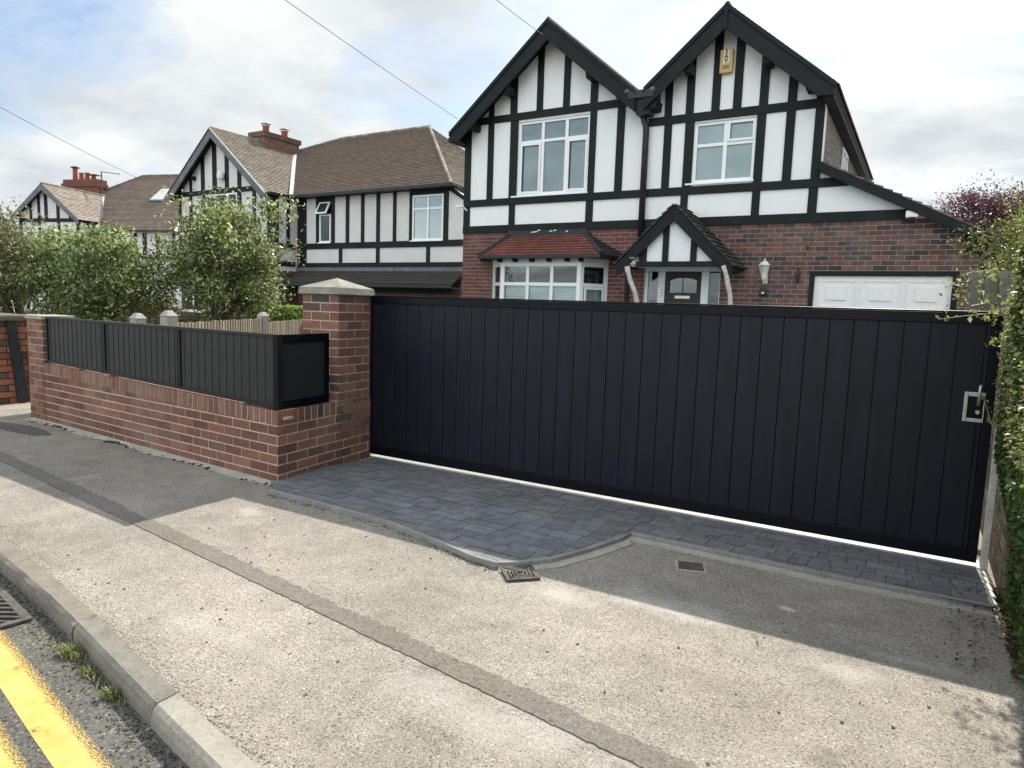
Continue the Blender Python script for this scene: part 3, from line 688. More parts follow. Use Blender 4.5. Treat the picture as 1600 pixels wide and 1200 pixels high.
infill(OP, UW, NW, -2.735, -1.405, ZB(-2.735), ZB(-1.405), 1.178, 'black ribbed metal panel in the middle of the three on the low wall')
infill(OP, UW, NW, -1.395, -.012, ZB(-1.395), ZB(0), 1.178, 'black ribbed metal panel nearest the wall corner, widest in the photo')
infill(A0-NR*.012+VR*.012, VR, NR, .0, .605, .594, .585, 1.176, 'short smooth black panel turned at the corner toward the gate pier', plain=True)
# ================================================================== GATE
def gate():
    t = thing('sliding_gate', 'wide black sliding gate of vertical boards across the driveway', 'gate', (-2.0, 4.74, 0))
    ga = math.atan2(.06, 4.77); U = Vector((math.cos(ga), math.sin(ga), 0)); N = Vector((U.y, -U.x, 0)); O = Vector((-4.385, 4.69, 0)); L = 4.775
    zb, zt = .034, 1.502
    b = MB(); fb = lambda *a: b.fbox(O, U, Z, N, *a)
    fb(0, .035, zb, zt, -.045, .0); fb(L-.05, L, zb, zt, -.045, .0); fb(.035, L-.05, zt-.062, zt, -.045, 0); fb(.035, L-.05, zb, .115, -.045, 0)
    fb(-.0, L, zt+.001, zt+.012, -.052, .006)
    b.build('frame', 'gate_frame_black', t, bevel=.003)
    b = MB(); fb = lambda *a: b.fbox(O, U, Z, N, *a); x = .035; pw = .1372; k = 0
    while x < L-.055:
        x1 = min(x+pw, L-.05); d = rnd.uniform(-.0006, .0006); fb(x+.0022, x1-.0022, .115, zt-.062, -.032, -.009+d); x = x1
    fb(.035, L-.05, .115, zt-.062, -.036, -.0325)
    b.build('board_panel', 'gate_black', t, bevel=.0015)
    # flush latch: metal surround, dark recess, handle, key
    u = lambda x: x+4.385
    h = MB(); fb = lambda *a: h.fbox(O, U, Z, N, *a)
    fb(u(.242), u(.262), .87, 1.045, 0, .006); fb(u(.262), u(.345), 1.02, 1.045, 0, .006); fb(u(.262), u(.345), .87, .892, 0, .006); fb(u(.338), u(.345), .892, 1.02, 0, .006)
    la = h.build('latch_plate', 'steel', t, bevel=.004)
    h = MB(); h.fbox(O, U, Z, N, u(.262), u(.338), .892, 1.02, 0.0, .0015); h.build('latch_recess', 'gate_frame_black', la)
    h = MB(); h.tube([O+U*u(.315)+Z*1.09+N*.02, O+U*u(.313)+Z*1.06+N*.028, O+U*u(.312)+Z*.97+N*.02], .009, 10); h.build('handle', 'steel', la, smooth=True)
    h = MB(); h.tube([O+U*u(.312)+Z*.925+N*.0, O+U*u(.312)+Z*.925+N*.02], .008, 8); h.tube([O+U*u(.312)+Z*.932+N*.02, O+U*u(.312)+Z*.932+N*.024], .012, 8); h.build('lock', 'steel', la)
    b = MB(); b.fbox(O, U, Z, N, .02, 4.80, -.003, .009, -.16, .0); tag(b.build('gate_track', 'galv'), 'pale strip of track on the ground under the black gate', 'track')
    b = MB(); b.fbox(O, U, Z, N, L+.02, L+.055, 0, 1.50, -.05, .01)
    tag(b.build('end_post', 'end_post', bevel=.004), 'thin pale flaking post between the gate end and the hedge', 'post')
    b = MB()
    for i in range(5): b.fbox(Vector((.405, 4.60-i*.105, 0)), Vector((0.16, -1, 0)).normalized(), Vector((1, .16, 0)).normalized(), Z, .004, .10, 0, .02+.004*(i % 2), .03, .042)
    tag(b.build('edging_block', 'end_post'), 'short broken line of pale edging pieces by the hedge foot', 'edging')
gate()
def hedge_wall():
    t = thing('boundary_wall', 'mossy old brick boundary wall half hidden under the tall hedge', 'wall', (.52, 5.5, 0))
    O = Vector((.475, 8.0, 0)); U = Vector((0, -1, 0))
    b = MB(); b.box(.475, .60, 4.25, 8.0, -.05, 1.35); b.build('mortar_core', 'mortar_dark', t)
    b = MB(); bricks(b, O, U, [[(0, 0), (3.75, 0), (3.75, 1.35), (0, 1.35)]], .225, .077, .01, .006, N=Vector((-1, 0, 0)), pal=[(.085, .065, .045), (.10, .075, .05), (.065, .07, .038), (.13, .07, .05), (.15, .14, .11)])
    bricks(b, Vector((.475, 4.25, 0)), (1, 0, 0), [[(0, 0), (.125, 0), (.125, 1.35), (0, 1.35)]], .225, .077, .01, .006, N=Vector((0, -1, 0)), pal=[(.12, .085, .05), (.16, .10, .065), (.09, .085, .045)])
    b.build('brickwork', 'brick', t)
hedge_wall()
# ================================================================== HOUSES
def gz(pts): return pts
YF = 13.0
def roof_slab(root, name, pts, th, mat, up=.0):
    """pts: 4 corner loop of the roof plane; thickness downwards"""
    b = MB(); P = [Vector(p) for p in pts]; n = (P[1]-P[0]).cross(P[2]-P[0]).normalized(); n = n if n.z > 0 else -n
    if (P[1]-P[0]).cross(P[2]-P[0]).z < 0: P = P[::-1]
    b.hexa([p-n*th for p in P], [p-n*.006 for p in P]); return b.build(name, mat, root)
def tile_plane(root, name, O, U, V, poly, pal, tw=.165, th=.10, lift=.032, parent=None):
    b = MB(); tiles(b, O, U, V, poly, tw, th, lift, pal); return b.build(name, 'tile', root)
def window(root, x0, x1, z0, z1, y, mull, trans, fw=.055, blind='blind_pale', dep=.07, name='window', sill=True, opens=(), slats=False, sx=.05):
    """mull: list of x centres; trans: list of (xa, xb, z)"""
    w = MB(); w.box(x0, x0+fw, y-.012, y+dep, z0, z1); w.box(x1-fw, x1, y-.012, y+dep, z0, z1)
    w.box(x0+fw, x1-fw, y-.012, y+dep, z0, z0+fw); w.box(x0+fw, x1-fw, y-.012, y+dep, z1-fw, z1)
    fr = w.build(name, 'upvc', root, bevel=.004)
    m = MB()
    for x in mull: m.box(x-.034, x+.034, y-.008, y+dep-.002, z0+fw, z1-fw)
    for xa, xb, z in trans: m.box(max(xa, x0+fw)+.0005, min(xb, x1-fw)-.0005, y-.005, y+dep-.004, z-.03, z+.03)
    for (xa, xb, za, zb) in opens:  # raised opening sashes
        f = .045
        m.box(xa, xa+f, y-.026, y-.0125, za, zb); m.box(xb-f, xb, y-.026, y-.0125, za, zb); m.box(xa+f, xb-f, y-.026, y-.0125, za, za+f); m.box(xa+f, xb-f, y-.026, y-.0125, zb-f, zb)
        
    if mull or trans: m.build('glazing_bar', 'upvc', fr, bevel=.003)
    g = MB(); g.box(x0+fw, x1-fw, y+.02, y+.026, z0+fw, z1-fw); g.build('pane', 'glass', fr)
    if slats:
        s = MB(); z = z0+fw
        while z < z1-fw: s.box(x0+fw, x1-fw, y+.055, y+.060, z, z+.028); z += .034
        s.build('blind', blind, fr)
    elif blind: s = MB(); s.box(x0+fw, x1-fw, y+.045, y+.05, z0+fw, z1-fw); s.build('curtain_or_reflection', blind, fr)  # also the coloured backing that imitates sky reflected in a pane
    s = MB(); s.box(x0+fw, x1-fw, y+.5, y+.52, z0+fw, z1-fw); s.build('dark_interior', 'dark_room', fr)
    if sill: s = MB(); s.box(x0-sx, x1+.02, y-.07, y+.02, z0-.035, z0-.001); s.build('sill', 'upvc', fr, bevel=.004)
    return fr
TC = [0]
def timber(root, x0, x1, z0, z1, y, d=.026, name='timber_post', mat='timber'):
    o = rnd.uniform(0, .003); return boxp(name, mat, root, x0, x1, y-d-o, y+.004, z0, z1, bevel=.004)
def house_a():
    H = thing('house', 'black and white timbered house with two gables and a brick ground floor behind the gate', 'house', (-5.5, 13, 0))
    y = YF
    LA, RA = (-7.02, 7.22), (-3.43, 6.83); kl_, kr_ = .828, .845
    zl = lambda x: LA[1]-kl_*abs(x-LA[0]); zr = lambda x: RA[1]-kr_*abs(x-RA[0])
    vx, vz = -4.97, 5.52
    # rendered upper wall: three convex pieces with window holes left solid (windows sit proud in a shallow reveal)
    def wallpiece(pts, nm='rendered_wall', mt='render_white', yb=13.25): b = MB(); b.xz(pts, y, yb); return b.build(nm, mt, H)
    W = MB()
    t_ = .10
    zlw = lambda x: zl(x)-t_; zrw = lambda x: zr(x)-t_
    def cells(poly, holes):
        # cut polygon by hole rectangles using vertical bands
        xs_ = sorted(set([min(p[0] for p in poly), max(p[0] for p in poly)]+[h[0] for h in holes]+[h[1] for h in holes])); out = []
        for a, c in zip(xs_[:-1], xs_[1:]):
            zs = sorted([(h[2], h[3]) for h in holes if h[0] <= a+1e-6 and h[1] >= c-1e-6]); lo_ = -5
            spans = []
            for h0, h1 in zs: spans.append((lo_, h0)); lo_ = h1
            spans.append((lo_, 50))
            for s0, s1 in spans:
                q = clip([(a, s0), (c, s0), (c, s1), (a, s1)], ccw(poly))
                if len(q) > 2 and abs(area(q)) > 1e-4: out.append(q)
        return out
    w1 = (-7.85, -6.16, 3.86, 5.41); w2 = (-3.99, -2.87, 3.885, 4.985)
    for poly in ([(-9.25, 3.09), (-4.95, 3.09), (-4.95, zlw(-4.95)), LA[:1]+(LA[1]-t_,), (-9.25, zlw(-9.25))], [(-4.95, 3.09), (-1.75, 3.09), (-1.75, zrw(-1.75)), (RA[0], RA[1]-t_), (-4.95, zrw(-4.95))]):
        for q in cells(poly, [w1, w2]): W.xz(q, y, y+.25)
    W.xz([(-1.75, 3.09), (.02, 3.09), (-1.75, 3.09+.512*1.77)], y, y+.25)
    W.build('rendered_wall', 'render_white', H)
    # brick ground floor
    holes = [(-8.41, -5.61, -.1, 2.42), (-4.84, -3.33, -.1, 2.32), (-1.78, .42, -.1, 2.245)]
    topp = [(-9.25, -.1), (.65, -.1), (.65, 2.70), (-.10, 3.085), (-9.25, 3.085)]
    M_ = MB(); Bk = MB()
    def cf(a, z):
        if a < -4.9: return tuple(v*rnd.uniform(.9, 1.12) for v in rnd.choice([(.15, .062, .055), (.135, .058, .052), (.165, .07, .06)]))
        return brickcol([(.145, .075, .064), (.125, .066, .058), (.16, .085, .07), (.11, .06, .054)], .4 if z > 2 else .16)
    cs = cells(topp, holes)
    for q in cs: M_.xz(q, y, y+.25)
    M_.build('mortar_core', 'mortar_house', H)
    Q = [[(u+9.25, v) for u, v in q] for q in cs]
    bricks(Bk, (-9.25, y, 0), (1, 0, 0), Q, .228, .083, .010, .006, u0=0, v0=3.09-40*.083, N=Vector((0, -1, 0)), colf=lambda a, z: cf(a-9.25, z))
    Bk.build('brickwork', 'brick', H)
    # right side wall (pebbledash) above lean-to, and lean-to right wall
    b = MB(); b.box(-2.0, -1.76, y+.25, 21.5, 0, 5.2); b.build('side_wall', 'pebbledash', H)
    b = MB(); b.box(-9.25, -9.0, y+.25, 21.5, 0, 5.2); b.build('left_wall', 'render_white', H)
    b = MB(); b.box(.45, .65, y+.25, 20, 0, 2.55); b.build('garage_side_wall', 'brick', H)
    b = MB(); b.box(-9.0, -2.0, 21.3, 21.5, 0, 5.2); b.build('rear_wall', 'render_white', H)
    # side window: three white uprights in perspective
    b = MB()
    for yy in (15.9, 16.35, 16.8): b.box(-1.775, -1.72, yy, yy+.06, 3.9, 4.9)
    b.box(-1.775, -1.72, 15.9, 16.86, 4.9, 4.96); sw = b.build('side_window', 'upvc', H); b = MB(); b.box(-1.765, -1.745, 15.9, 16.86, 3.9, 4.9); b.build('pane', 'glass', sw)
    # timbers --------------------------------------------------
    P = lambda *a, **k: timber(H, *a, y, **k)
    P(-9.25, -4.93, 5.455, 5.605, d=.032, name='timber_rail'); P(-4.90, -1.76, 5.015, 5.165, d=.032, name='timber_rail')
    P(-9.25, -1.30, 3.675, 3.825, d=.034, name='timber_rail'); P(-9.25, -.28, 3.085, 3.245, d=.04, name='timber_rail')
    def slant(x0, x1, z0, f, nm='timber_post'):
        b = MB(); b.xz([(x0, z0), (x1, z0), (x1, f(x1)-.12), (x0, f(x0)-.12)], y-.026-rnd.uniform(0, .003), y+.004); b.build(nm, 'timber', H, bevel=.004)
    for a, c in ((-8.62, -8.49), (-8.07, -7.90), (-7.42, -7.27), (-6.79, -6.64), (-6.17, -6.01), (-5.56, -5.40)): slant(a, c, 5.605, zl)
    for a, c in ((-4.59, -4.45), (-4.18, -4.03), (-3.70, -3.55), (-3.31, -3.16), (-2.85, -2.70), (-2.37, -2.22), (-1.90, -1.76)): slant(a, c, 5.165, zr)
    for a, c in ((-9.25, -9.08), (-8.63, -8.48), (-8.05, -7.855), (-6.155, -6.01), (-5.56, -5.40)): P(a, c, 3.825, 5.455)
    for a, c in ((-4.58, -4.43), (-4.17, -3.995), (-2.865, -2.71), (-2.37, -2.22), (-1.90, -1.75)): P(a, c, 3.825, 5.015)
    for a, c in ((-9.25, -9.08), (-8.03, -7.88), (-6.17, -6.01), (-4.18, -4.04), (-2.86, -2.72), (-1.91, -1.76)): P(a, c, 3.245, 3.675)
    # sloping trim pieces under the barge boards
    def rake(p, q, dz, y0, y1, nm, mt='barge'):
        b = MB(); b.xz([p, q, (q[0], q[1]-dz), (p[0], p[1]-dz)], y0, y1); return b.build(nm, mt, H, bevel=.004)
    # windows
    window(H, *w1, y+.04, [-7.265, -6.70], [(-7.85, -7.265, 4.985), (-7.265, -6.70, 4.985), (-6.70, -6.16, 4.985)], blind='film_sky_reflection', opens=[(-7.80, -7.30, 3.90, 4.95), (-6.665, -6.205, 3.90, 4.95)], sx=.14)  # blue backing stands in for sky mirrored in these panes
    window(H, *w2, y+.04, [-3.415], [(-3.99, -3.415, 4.57), (-3.415, -2.87, 4.57)], blind='blind_pale', opens=[(-3.38, -2.89, 4.60, 4.965)], sx=.12)
    # roofs: four slopes, ridge lines run back
    yb, ye = 12.62, 21.6
    th = .10
    lf = (-9.42, zl(-9.42)); rf = (-1.555, zr(-1.555))
    roof_slab(H, 'roof', [(lf[0], yb+.03, lf[1]), (LA[0], yb+.03, LA[1]), (LA[0], ye, LA[1]), (lf[0], ye, lf[1])], th, 'barge')
    roof_slab(H, 'roof', [(LA[0], yb+.03, LA[1]), (vx, yb+.03, vz), (vx, ye, vz), (LA[0], ye, LA[1])], th, 'barge')
    roof_slab(H, 'roof', [(RA[0], yb+.03, RA[1]), (vx, yb+.03, vz), (vx, ye, vz), (RA[0], ye, RA[1])], th, 'barge')
    roof_slab(H, 'roof', [(RA[0], yb+.03, RA[1]), (rf[0], yb+.03, rf[1]), (rf[0], ye, rf[1]), (RA[0], ye, RA[1])], th, 'barge')
    def slope(ax, az, ex, ez, pal, nm='roof_tiles'):
        V = Vector((ax-ex, 0, az-ez)); Ln = V.length; tile_plane(H, nm, (ex, yb-.02, ez+.0), (0, 1, 0), V, [(0, 0), (ye-yb, 0), (ye-yb, Ln), (0, Ln)], pal, lift=.016)
    slope(LA[0], LA[1]+.03, lf[0]-.02, lf[1]+.03, TILE_BROWN); slope(LA[0], LA[1]+.03, vx, vz+.03, TILE_WEATH); slope(RA[0], RA[1]+.03, vx, vz+.03, TILE_WEATH); slope(RA[0], RA[1]+.03, rf[0]+.03, rf[1]+.0, TILE_BROWN)
    for q in (LA, RA): b = MB(); b.tube([(q[0], yb, q[1]+.03), (q[0], ye, q[1]+.03)], .05, 8, col=(.12, .10, .09)); b.build('ridge_tiles', 'tile', H)
    # barge boards (vertical depth .38), cut ends
    D_ = .375
    def barge(p, q, dz, nm='bargeboard', y0=None, foot=None):
        y0 = y0 or 12.60; pts = [p, q, (q[0], q[1]-dz), (p[0], p[1]-dz)]
        if foot: pts = foot
        b = MB(); b.xz(pts, y0, y0+.045); b.build(nm, 'barge', H, bevel=.004)
        b = MB(); e = .02; b.xz([(p[0], p[1]+e+.02), (q[0], q[1]+e+.02), (q[0], q[1]-.05), (p[0], p[1]-.05)], y0-.025, y0-.001); b.build('verge_strip', 'timber', H)
    c = lf; barge(lf, LA, D_, foot=[lf, LA, (LA[0], LA[1]-D_), (lf[0]+.22, lf[1]+.22*kl_-D_), (lf[0]+.0, lf[1]-.17)])
    barge(LA, (vx-.09, vz+.07), D_, y0=12.598)
    barge((vx+.08, zr(vx+.08)), RA, D_, y0=12.596)
    barge(RA, rf, D_, foot=[RA, rf, (rf[0]-.04, rf[1]-.16), (rf[0]-.28, rf[1]+.28*kr_-D_), (RA[0], RA[1]-D_)])
    # purlin brackets
    for (x, z) in ((-8.02, zl(-8.02)-.42), (-6.08, zl(-6.08)-.42), (-8.9, 5.33), (-5.42, 5.56), (-4.1, zr(-4.1)-.42), (-2.70, zr(-2.70)-.42), (-4.72, 5.28), (-1.98, 5.28)):
        b = MB(); b.xz([(x-.06, z-.03), (x+.06, z-.03), (x+.08, z+.13), (x-.08, z+.13)], 12.66, 12.995); b.build('bracket', 'timber', H, bevel=.01)
    boxp('finial', 'barge', H, RA[0]-.03, RA[0]+.03, 12.565, 12.594, 6.42, 6.78, bevel=.005)
    # soffit blocks at both feet
    boxp('soffit', 'timber', H, -9.41, -9.252, 12.66, 21.4, 5.09, 5.13); boxp('gutter', 'dark_metal', H, -9.50, -9.425, 12.66, 21.5, 5.08, 5.17)
    b = MB(); b.box(-1.755, -1.58, 12.66, 21.5, 5.06, 5.10); b.build('soffit', 'timber', H)
    # hopper and downpipe in the valley
    b = MB(); b.hexa([(-5.06, 12.72, 5.18), (-4.80, 12.72, 5.18), (-4.80, 12.96, 5.18), (-5.06, 12.96, 5.18)], [(-5.16, 12.66, 5.46), (-4.72, 12.66, 5.46), (-4.72, 12.99, 5.46), (-5.16, 12.99, 5.46)]); b.box(-5.2, -4.68, 12.58, 12.98, 5.46, 5.60)
    dp = b.build('valley_hopper', 'dark_metal', H)
    b = MB(); b.tube([(-5.06, 12.9, 5.4), (-4.92, 12.9, 5.0), (-4.92, 12.92, 4.9), (-4.92, 12.92, 2.85)], .062, 12); b.build('downpipe', 'dark_metal', H, smooth=True)
    b = MB(); b.tube([(-5.16, 12.9, 2.6), (-5.16, 12.93, 2.3), (-5.16, 12.93, .05)], .04, 10); b.build('downpipe', 'dark_metal', H, smooth=True)
    for (x, z) in ((-5.22, 5.62), (-4.72, 5.60)):
        b = MB(); b.lathe((x, 12.60, z-.06), [(.04, 0), (.055, .03), (.05, .07), (.02, .09)], 10); b.build('verge_end', 'lead', H)
    # lean-to roof over the garage
    lt0, lt1 = (-1.74, 4.07), (.78, 2.79)
    b = MB(); b.xz([lt0, lt1, (lt1[0]-.02, lt1[1]-.15), (lt0[0], lt0[1]-.17)], 12.78, 12.83); b.build('bargeboard', 'barge', H, bevel=.004)
    b = MB(); b.xz([(.44, 2.60), (.66, 2.52), (.76, 2.66), (.62, 2.86), (.44, 2.86)], 12.86, 13.0); b.build('bracket', 'timber', H)
    roof_slab(H, 'roof', [(lt0[0], 12.83, lt0[1]-.02), (lt1[0], 12.83, lt1[1]-.02), (lt1[0], 20.2, lt1[1]-.02), (lt0[0], 20.2, lt0[1]-.02)], .09, 'timber')
    V = Vector((lt0[0]-lt1[0], 0, lt0[1]-lt1[1])); tile_plane(H, 'roof_tiles', (lt1[0]+.02, 12.77, lt1[1]-.01), (0, 1, 0), V, [(0, 0), (7.4, 0), (7.4, V.length), (0, V.length)], TILE_DARK+TILE_BROWN, .25, .16)
    b = MB(); b.box(.80, .88, 12.8, 20.2, 2.66, 2.76); b.build('gutter', 'dark_metal', H)
    # garage door
    b = MB(); b.box(-1.78, -1.70, y-.02, y+.1, 0, 2.165); b.box(.34, .42, y-.02, y+.1, 0, 2.165); b.box(-1.78, .42, y-.021, y+.1, 2.165, 2.245); b.build('garage_frame', 'timber', H, bevel=.004)
    b = MB(); b.box(-1.70, .34, y+.03, y+.08, .02, 2.163)
    gd = b.build('garage_door', 'white_plastic', H)
    b = MB(); cx = (-1.64, -1.04, -.98, -.36, -.30, .28)
    for i in range(3):
        x0, x1 = cx[2*i], cx[2*i+1]
        for r in range(4):
            z0 = .1+r*.51; z1 = z0+.46; w = .025
            for (a, c, d, e) in ((x0, x1, z0, z0+w), (x0, x1, z1-w, z1), (x0, x0+w, z0+w, z1-w), (x1-w, x1, z0+w, z1-w)): b.box(a, c, y+.018, y+.0295, d, e)
            b.box(x0+.14, x1-.14, y+.012, y+.0295, z0+.12, z1-.10)
    b.build('door_panel', 'white_plastic', gd, bevel=.004)
    # bay window
    bw_ = MB(); bay = None
    zt_ = 2.375; yF = 12.40
    pf = [(-8.41, 13.0), (-7.82, yF), (-5.94, yF), (-5.40-.2, 13.0)]
    def side(p, q, panes, nm, casement=False):
        p3, q3 = Vector((p[0], p[1], 0)), Vector((q[0], q[1], 0)); U = (q3-p3); L = U.length; U.normalize(); N = Vector((U.y, -U.x, 0))
        m_ = MB(); f = lambda *a: m_.fbox(p3, U, Z, N, *a)
        f(.0, .085, .9, zt_, -.06, 0); f(L-.085, L, .9, zt_, -.06, 0); f(.085, L-.085, zt_-.075, zt_, -.06, 0); f(.085, L-.085, .9, .98, -.06, 0)
        xs_ = [.085+(L-.17)*k/panes for k in range(1, panes)]
        for x in xs_: f(x-.035, x+.035, .98, zt_-.075, -.058, -.002)
        e = [.085]+[v for x in xs_ for v in (x-.035, x+.035)]+[L-.085]
        for k in range(0, len(e), 2): f(e[k], e[k+1], 1.90, 1.97, -.056, -.004)
        if casement:
            for (a, c, z0, z1) in ((.10, L-.10, 1.0, 1.895),):
                f(a, a+.05, z0, z1, 0.0005, .014); f(c-.05, c, z0, z1, .0005, .014); f(a+.05, c-.05, z0, z0+.05, .0005, .014); f(a+.05, c-.05, z1-.05, z1, .0005, .014)
        fr = m_.build(nm, 'upvc', H, bevel=.004)
        g = MB(); g.fbox(p3, U, Z, N, .085, L-.085, .98, zt_-.075, -.034, -.028); g.build('pane', 'glass', fr)
        s = MB(); z = 1.0
        while z < 1.93: s.fbox(p3, U, Z, N, .09, L-.09, z, z+.045, -.085, -.078); z += .048
        s.build('blind', 'blind_pale', fr)
    side(pf[0], pf[1], 1, 'bay_window'); side(pf[1], pf[2], 3, 'bay_window'); side(pf[2], pf[3], 1, 'bay_window', True)
    b = MB(); b.hexa([(-8.35, 13.2, .9), (-7.75, 12.9, .9), (-6.0, 12.9, .9), (-5.65, 13.2, .9)], [(-8.35, 13.2, 2.3), (-7.75, 12.9, 2.3), (-6.0, 12.9, 2.3), (-5.65, 13.2, 2.3)]); b.build('dark_interior', 'dark_room', H)
    b = MB(); k = [(p[0], p[1]+.003) for p in pf]; b.hexa([(x, yy, 0) for x, yy in reversed(k)][::-1], [(x, yy, .90) for x, yy in k]); b.build('bay_base', 'brick', H)
    b = MB(); b.hexa([(-8.42, 13, zt_), (-7.83, yF-.01, zt_), (-5.93, yF-.01, zt_), (-5.59, 13, zt_)], [(-8.42, 13, 2.475), (-7.83, yF-.01, 2.475), (-5.93, yF-.01, 2.475), (-5.59, 13, 2.475)]); b.build('bay_fascia', 'render_white', H)
    for x in (-7.8, -7.42, -7.02, -6.62, -6.2, -5.9): boxp('bracket', 'timber', H, x-.022, x+.022, 12.22, yF-.011, 2.385, 2.475)
    ev = [(-8.78, 13.0), (-8.22, 12.17), (-5.42, 12.17), (-5.16, 13.0)]; tp = [(-7.95, 13.0), (-6.18, 13.0)]; ze, zt2 = 2.50, 3.02
    b = MB(); b.hexa([(x, yy, ze-.03) for x, yy in ev], [(x, yy, ze) for x, yy in ev]); b.build('soffit', 'timber', H)
    # three tiled facets
    def facet(e0, e1, t1, t0, pal, nm='bay_roof_tiles'):
        E0, E1, T0, T1 = Vector((*e0, ze)), Vector((*e1, ze)), Vector((*t0, zt2)), Vector((*t1, zt2)); U = (E1-E0).normalized(); w = (T0-E0); V = (w-U*w.dot(U)).normalized()
        pr = lambda p: ((p-E0).dot(U), (p-E0).dot(V)); poly = [pr(E0), pr(E1), pr(T1)]+([pr(T0)] if (T0-T1).length > .01 else [])
        b = MB(); tiles(b, E0, U, V, poly, .165, .115, .03, pal); b.build(nm, 'tile', H)
        b = MB(); b.face([E0, E1, T1, T0] if (T0-T1).length > .01 else [E0, E1, T1]); b.build('roof', 'timber', H)
    facet(ev[0], ev[1], tp[0], tp[0], TILE_DARK); facet(ev[1], ev[2], tp[1], tp[0], TILE_RED); facet(ev[2], ev[3], tp[1], tp[1], TILE_DARK)
    for ee, tt in ((ev[1], tp[0]), (ev[2], tp[1])): b = MB(); b.tube([(*ee, ze+.03), (*tt, zt2+.03)], .045, 6); b.build('hip_tiles', 'dark_metal', H)
    b = MB(); b.xz([(-8.1, 2.99), (-6.0, 2.99), (-6.12, 3.10), (-7.98, 3.10)], 12.93, 12.995); b.build('lead_flashing', 'dark_metal', H)
    for (x, z, w) in ((-7.33, 3.06, .09), (-7.22, 3.09, .04), (-6.93, 3.07, .04), (-6.83, 3.08, .04), (-6.55, 3.05, .03), (-6.27, 2.95, .03)):
        b = MB(); b.xz([(x-w, z-.010), (x+w*.7, z+.0), (x+w, z+.022), (x-w*.5, z+.012)], 12.915, 12.929); b.build('plaster_splash', 'white_plastic', H)
    b = MB(); b.box(-8.25, -5.40, 12.10, 12.168, 2.44, 2.51); b.build('gutter', 'dark_metal', H, bevel=.01)
    # white crumbled patches at the side of the bay
    # porch ---------------------------------------------------
    ax, az = -4.0, 3.36; k = (3.36-2.33)/1.05; yp = 12.08
    pl_, pr_ = (ax-1.06, az-1.06*k), (ax+1.10, az-1.10*k)
    Pm = H
    b = MB(); dz = .27
    b.xz([pl_, (ax, az), (ax, az-dz), (pl_[0]+.16, pl_[1]+.16*k-dz), (pl_[0]+.02, pl_[1]-.22)], yp, yp+.045); b.build('porch_bargeboard', 'barge', H, bevel=.004)
    b = MB(); b.xz([(ax, az), pr_, (pr_[0]-.02, pr_[1]-.16), (pr_[0]-.12, pr_[1]+.12*k-dz), (ax, az-dz)], yp+.002, yp+.047); b.build('porch_bargeboard', 'barge', H, bevel=.004)
    for (e, s) in ((pl_, -1), (pr_, 1)):
        roof_slab(H, 'porch_roof', [(e[0], yp+.03, e[1]), (ax, yp+.03, az), (ax, 12.99, az), (e[0], 12.99, e[1])], .07, 'timber')
        V = Vector((ax-e[0], 0, az-e[1])); tile_plane(H, 'porch_roof_tiles', (e[0]+.03*s, yp-.02, e[1]-.01), (0, 1, 0), V, [(0, 0), (.93, 0), (.93, V.length+.02), (0, V.length+.02)], TILE_DARK+[(.10, .085, .07)], .165, .125, .034)
    b = MB(); b.xz([(ax-.98, 2.31), (ax+.98, 2.31), (ax+.9, 2.40), (ax, az-.1), (ax-.9, 2.40)], 12.20, 12.26); b.build('porch_infill', 'render_white', H)
    b = MB(); b.box(-4.68, -3.04, 12.13, 12.20, 2.265, 2.365); b.build('porch_beam', 'timber', H, bevel=.004)
    for (a, c) in ((-4.20, -4.09), (-3.68, -3.57), (-4.64, -4.50), (-3.14, -3.06)):
        b = MB(); f = lambda x: az-k*abs(x-ax)-.08
        b.xz([(a, 2.366), (c, 2.366), (c, max(2.37, f(c))), (a, max(2.37, f(a)))], 12.165, 12.199); b.build('porch_timber', 'timber', H)
    boxp('porch_ceiling', 'render_white', H, -4.9, -3.0, 12.26, 13.0, 2.30, 2.33)
    for pts, r in (([(-4.84, 12.1, 2.27), (-4.80, 12.1, 2.12), (-4.75, 12.1, 1.98), (-4.66, 12.1, 1.80), (-4.62, 12.11, 1.66), (-4.61, 12.12, 1.5), (-4.58, 12.12, 1.2), (-4.62, 12.12, .7), (-4.6, 12.12, 0)], [.055, .045, .05, .042, .05, .048, .055, .05, .06]), ([(-3.06, 12.1, 2.28), (-3.01, 12.1, 2.15), (-2.97, 12.1, 1.98), (-2.92, 12.1, 1.8), (-2.90, 12.11, 1.62), (-2.90, 12.12, 1.4), (-2.93, 12.12, .9), (-2.9, 12.12, 0)], [.05, .042, .045, .04, .046, .042, .05, .055])):
        b = MB(); b.tube(pts, r, 8); b.build('porch_post', 'driftwood', H, smooth=True)
    b = MB(); b.lathe((-4.74, 12.15, 2.27), [(.03, 0), (.07, .05), (.06, .12), (.1, .17)], 7); b.build('porch_post_head', 'driftwood', H)
    # door screen
    yd = 13.06; b = MB()
    for (x0, x1) in ((-4.84, -4.77), (-4.56, -4.42), (-3.70, -3.56), (-3.36, -3.33)): b.box(x0, x1, yd, yd+.08, 0, 2.24)
    b.box(-4.84, -3.33, yd-.001, yd+.08, 2.24, 2.32); b.box(-4.77, -4.56, yd+.001, yd+.08, 0, .15); b.box(-3.56, -3.36, yd+.001, yd+.08, 0, .15)
    fr = b.build('door_frame', 'upvc', H, bevel=.004)
    b = MB(); b.box(-4.77, -4.56, yd+.03, yd+.036, .15, 2.24); b.box(-3.56, -3.36, yd+.03, yd+.036, .15, 2.24); b.build('pane', 'glass', fr)
    b = MB(); b.box(-4.77, -3.36, yd+.25, yd+.27, .15, 2.24); b.build('dark_interior', 'dark_room', fr)
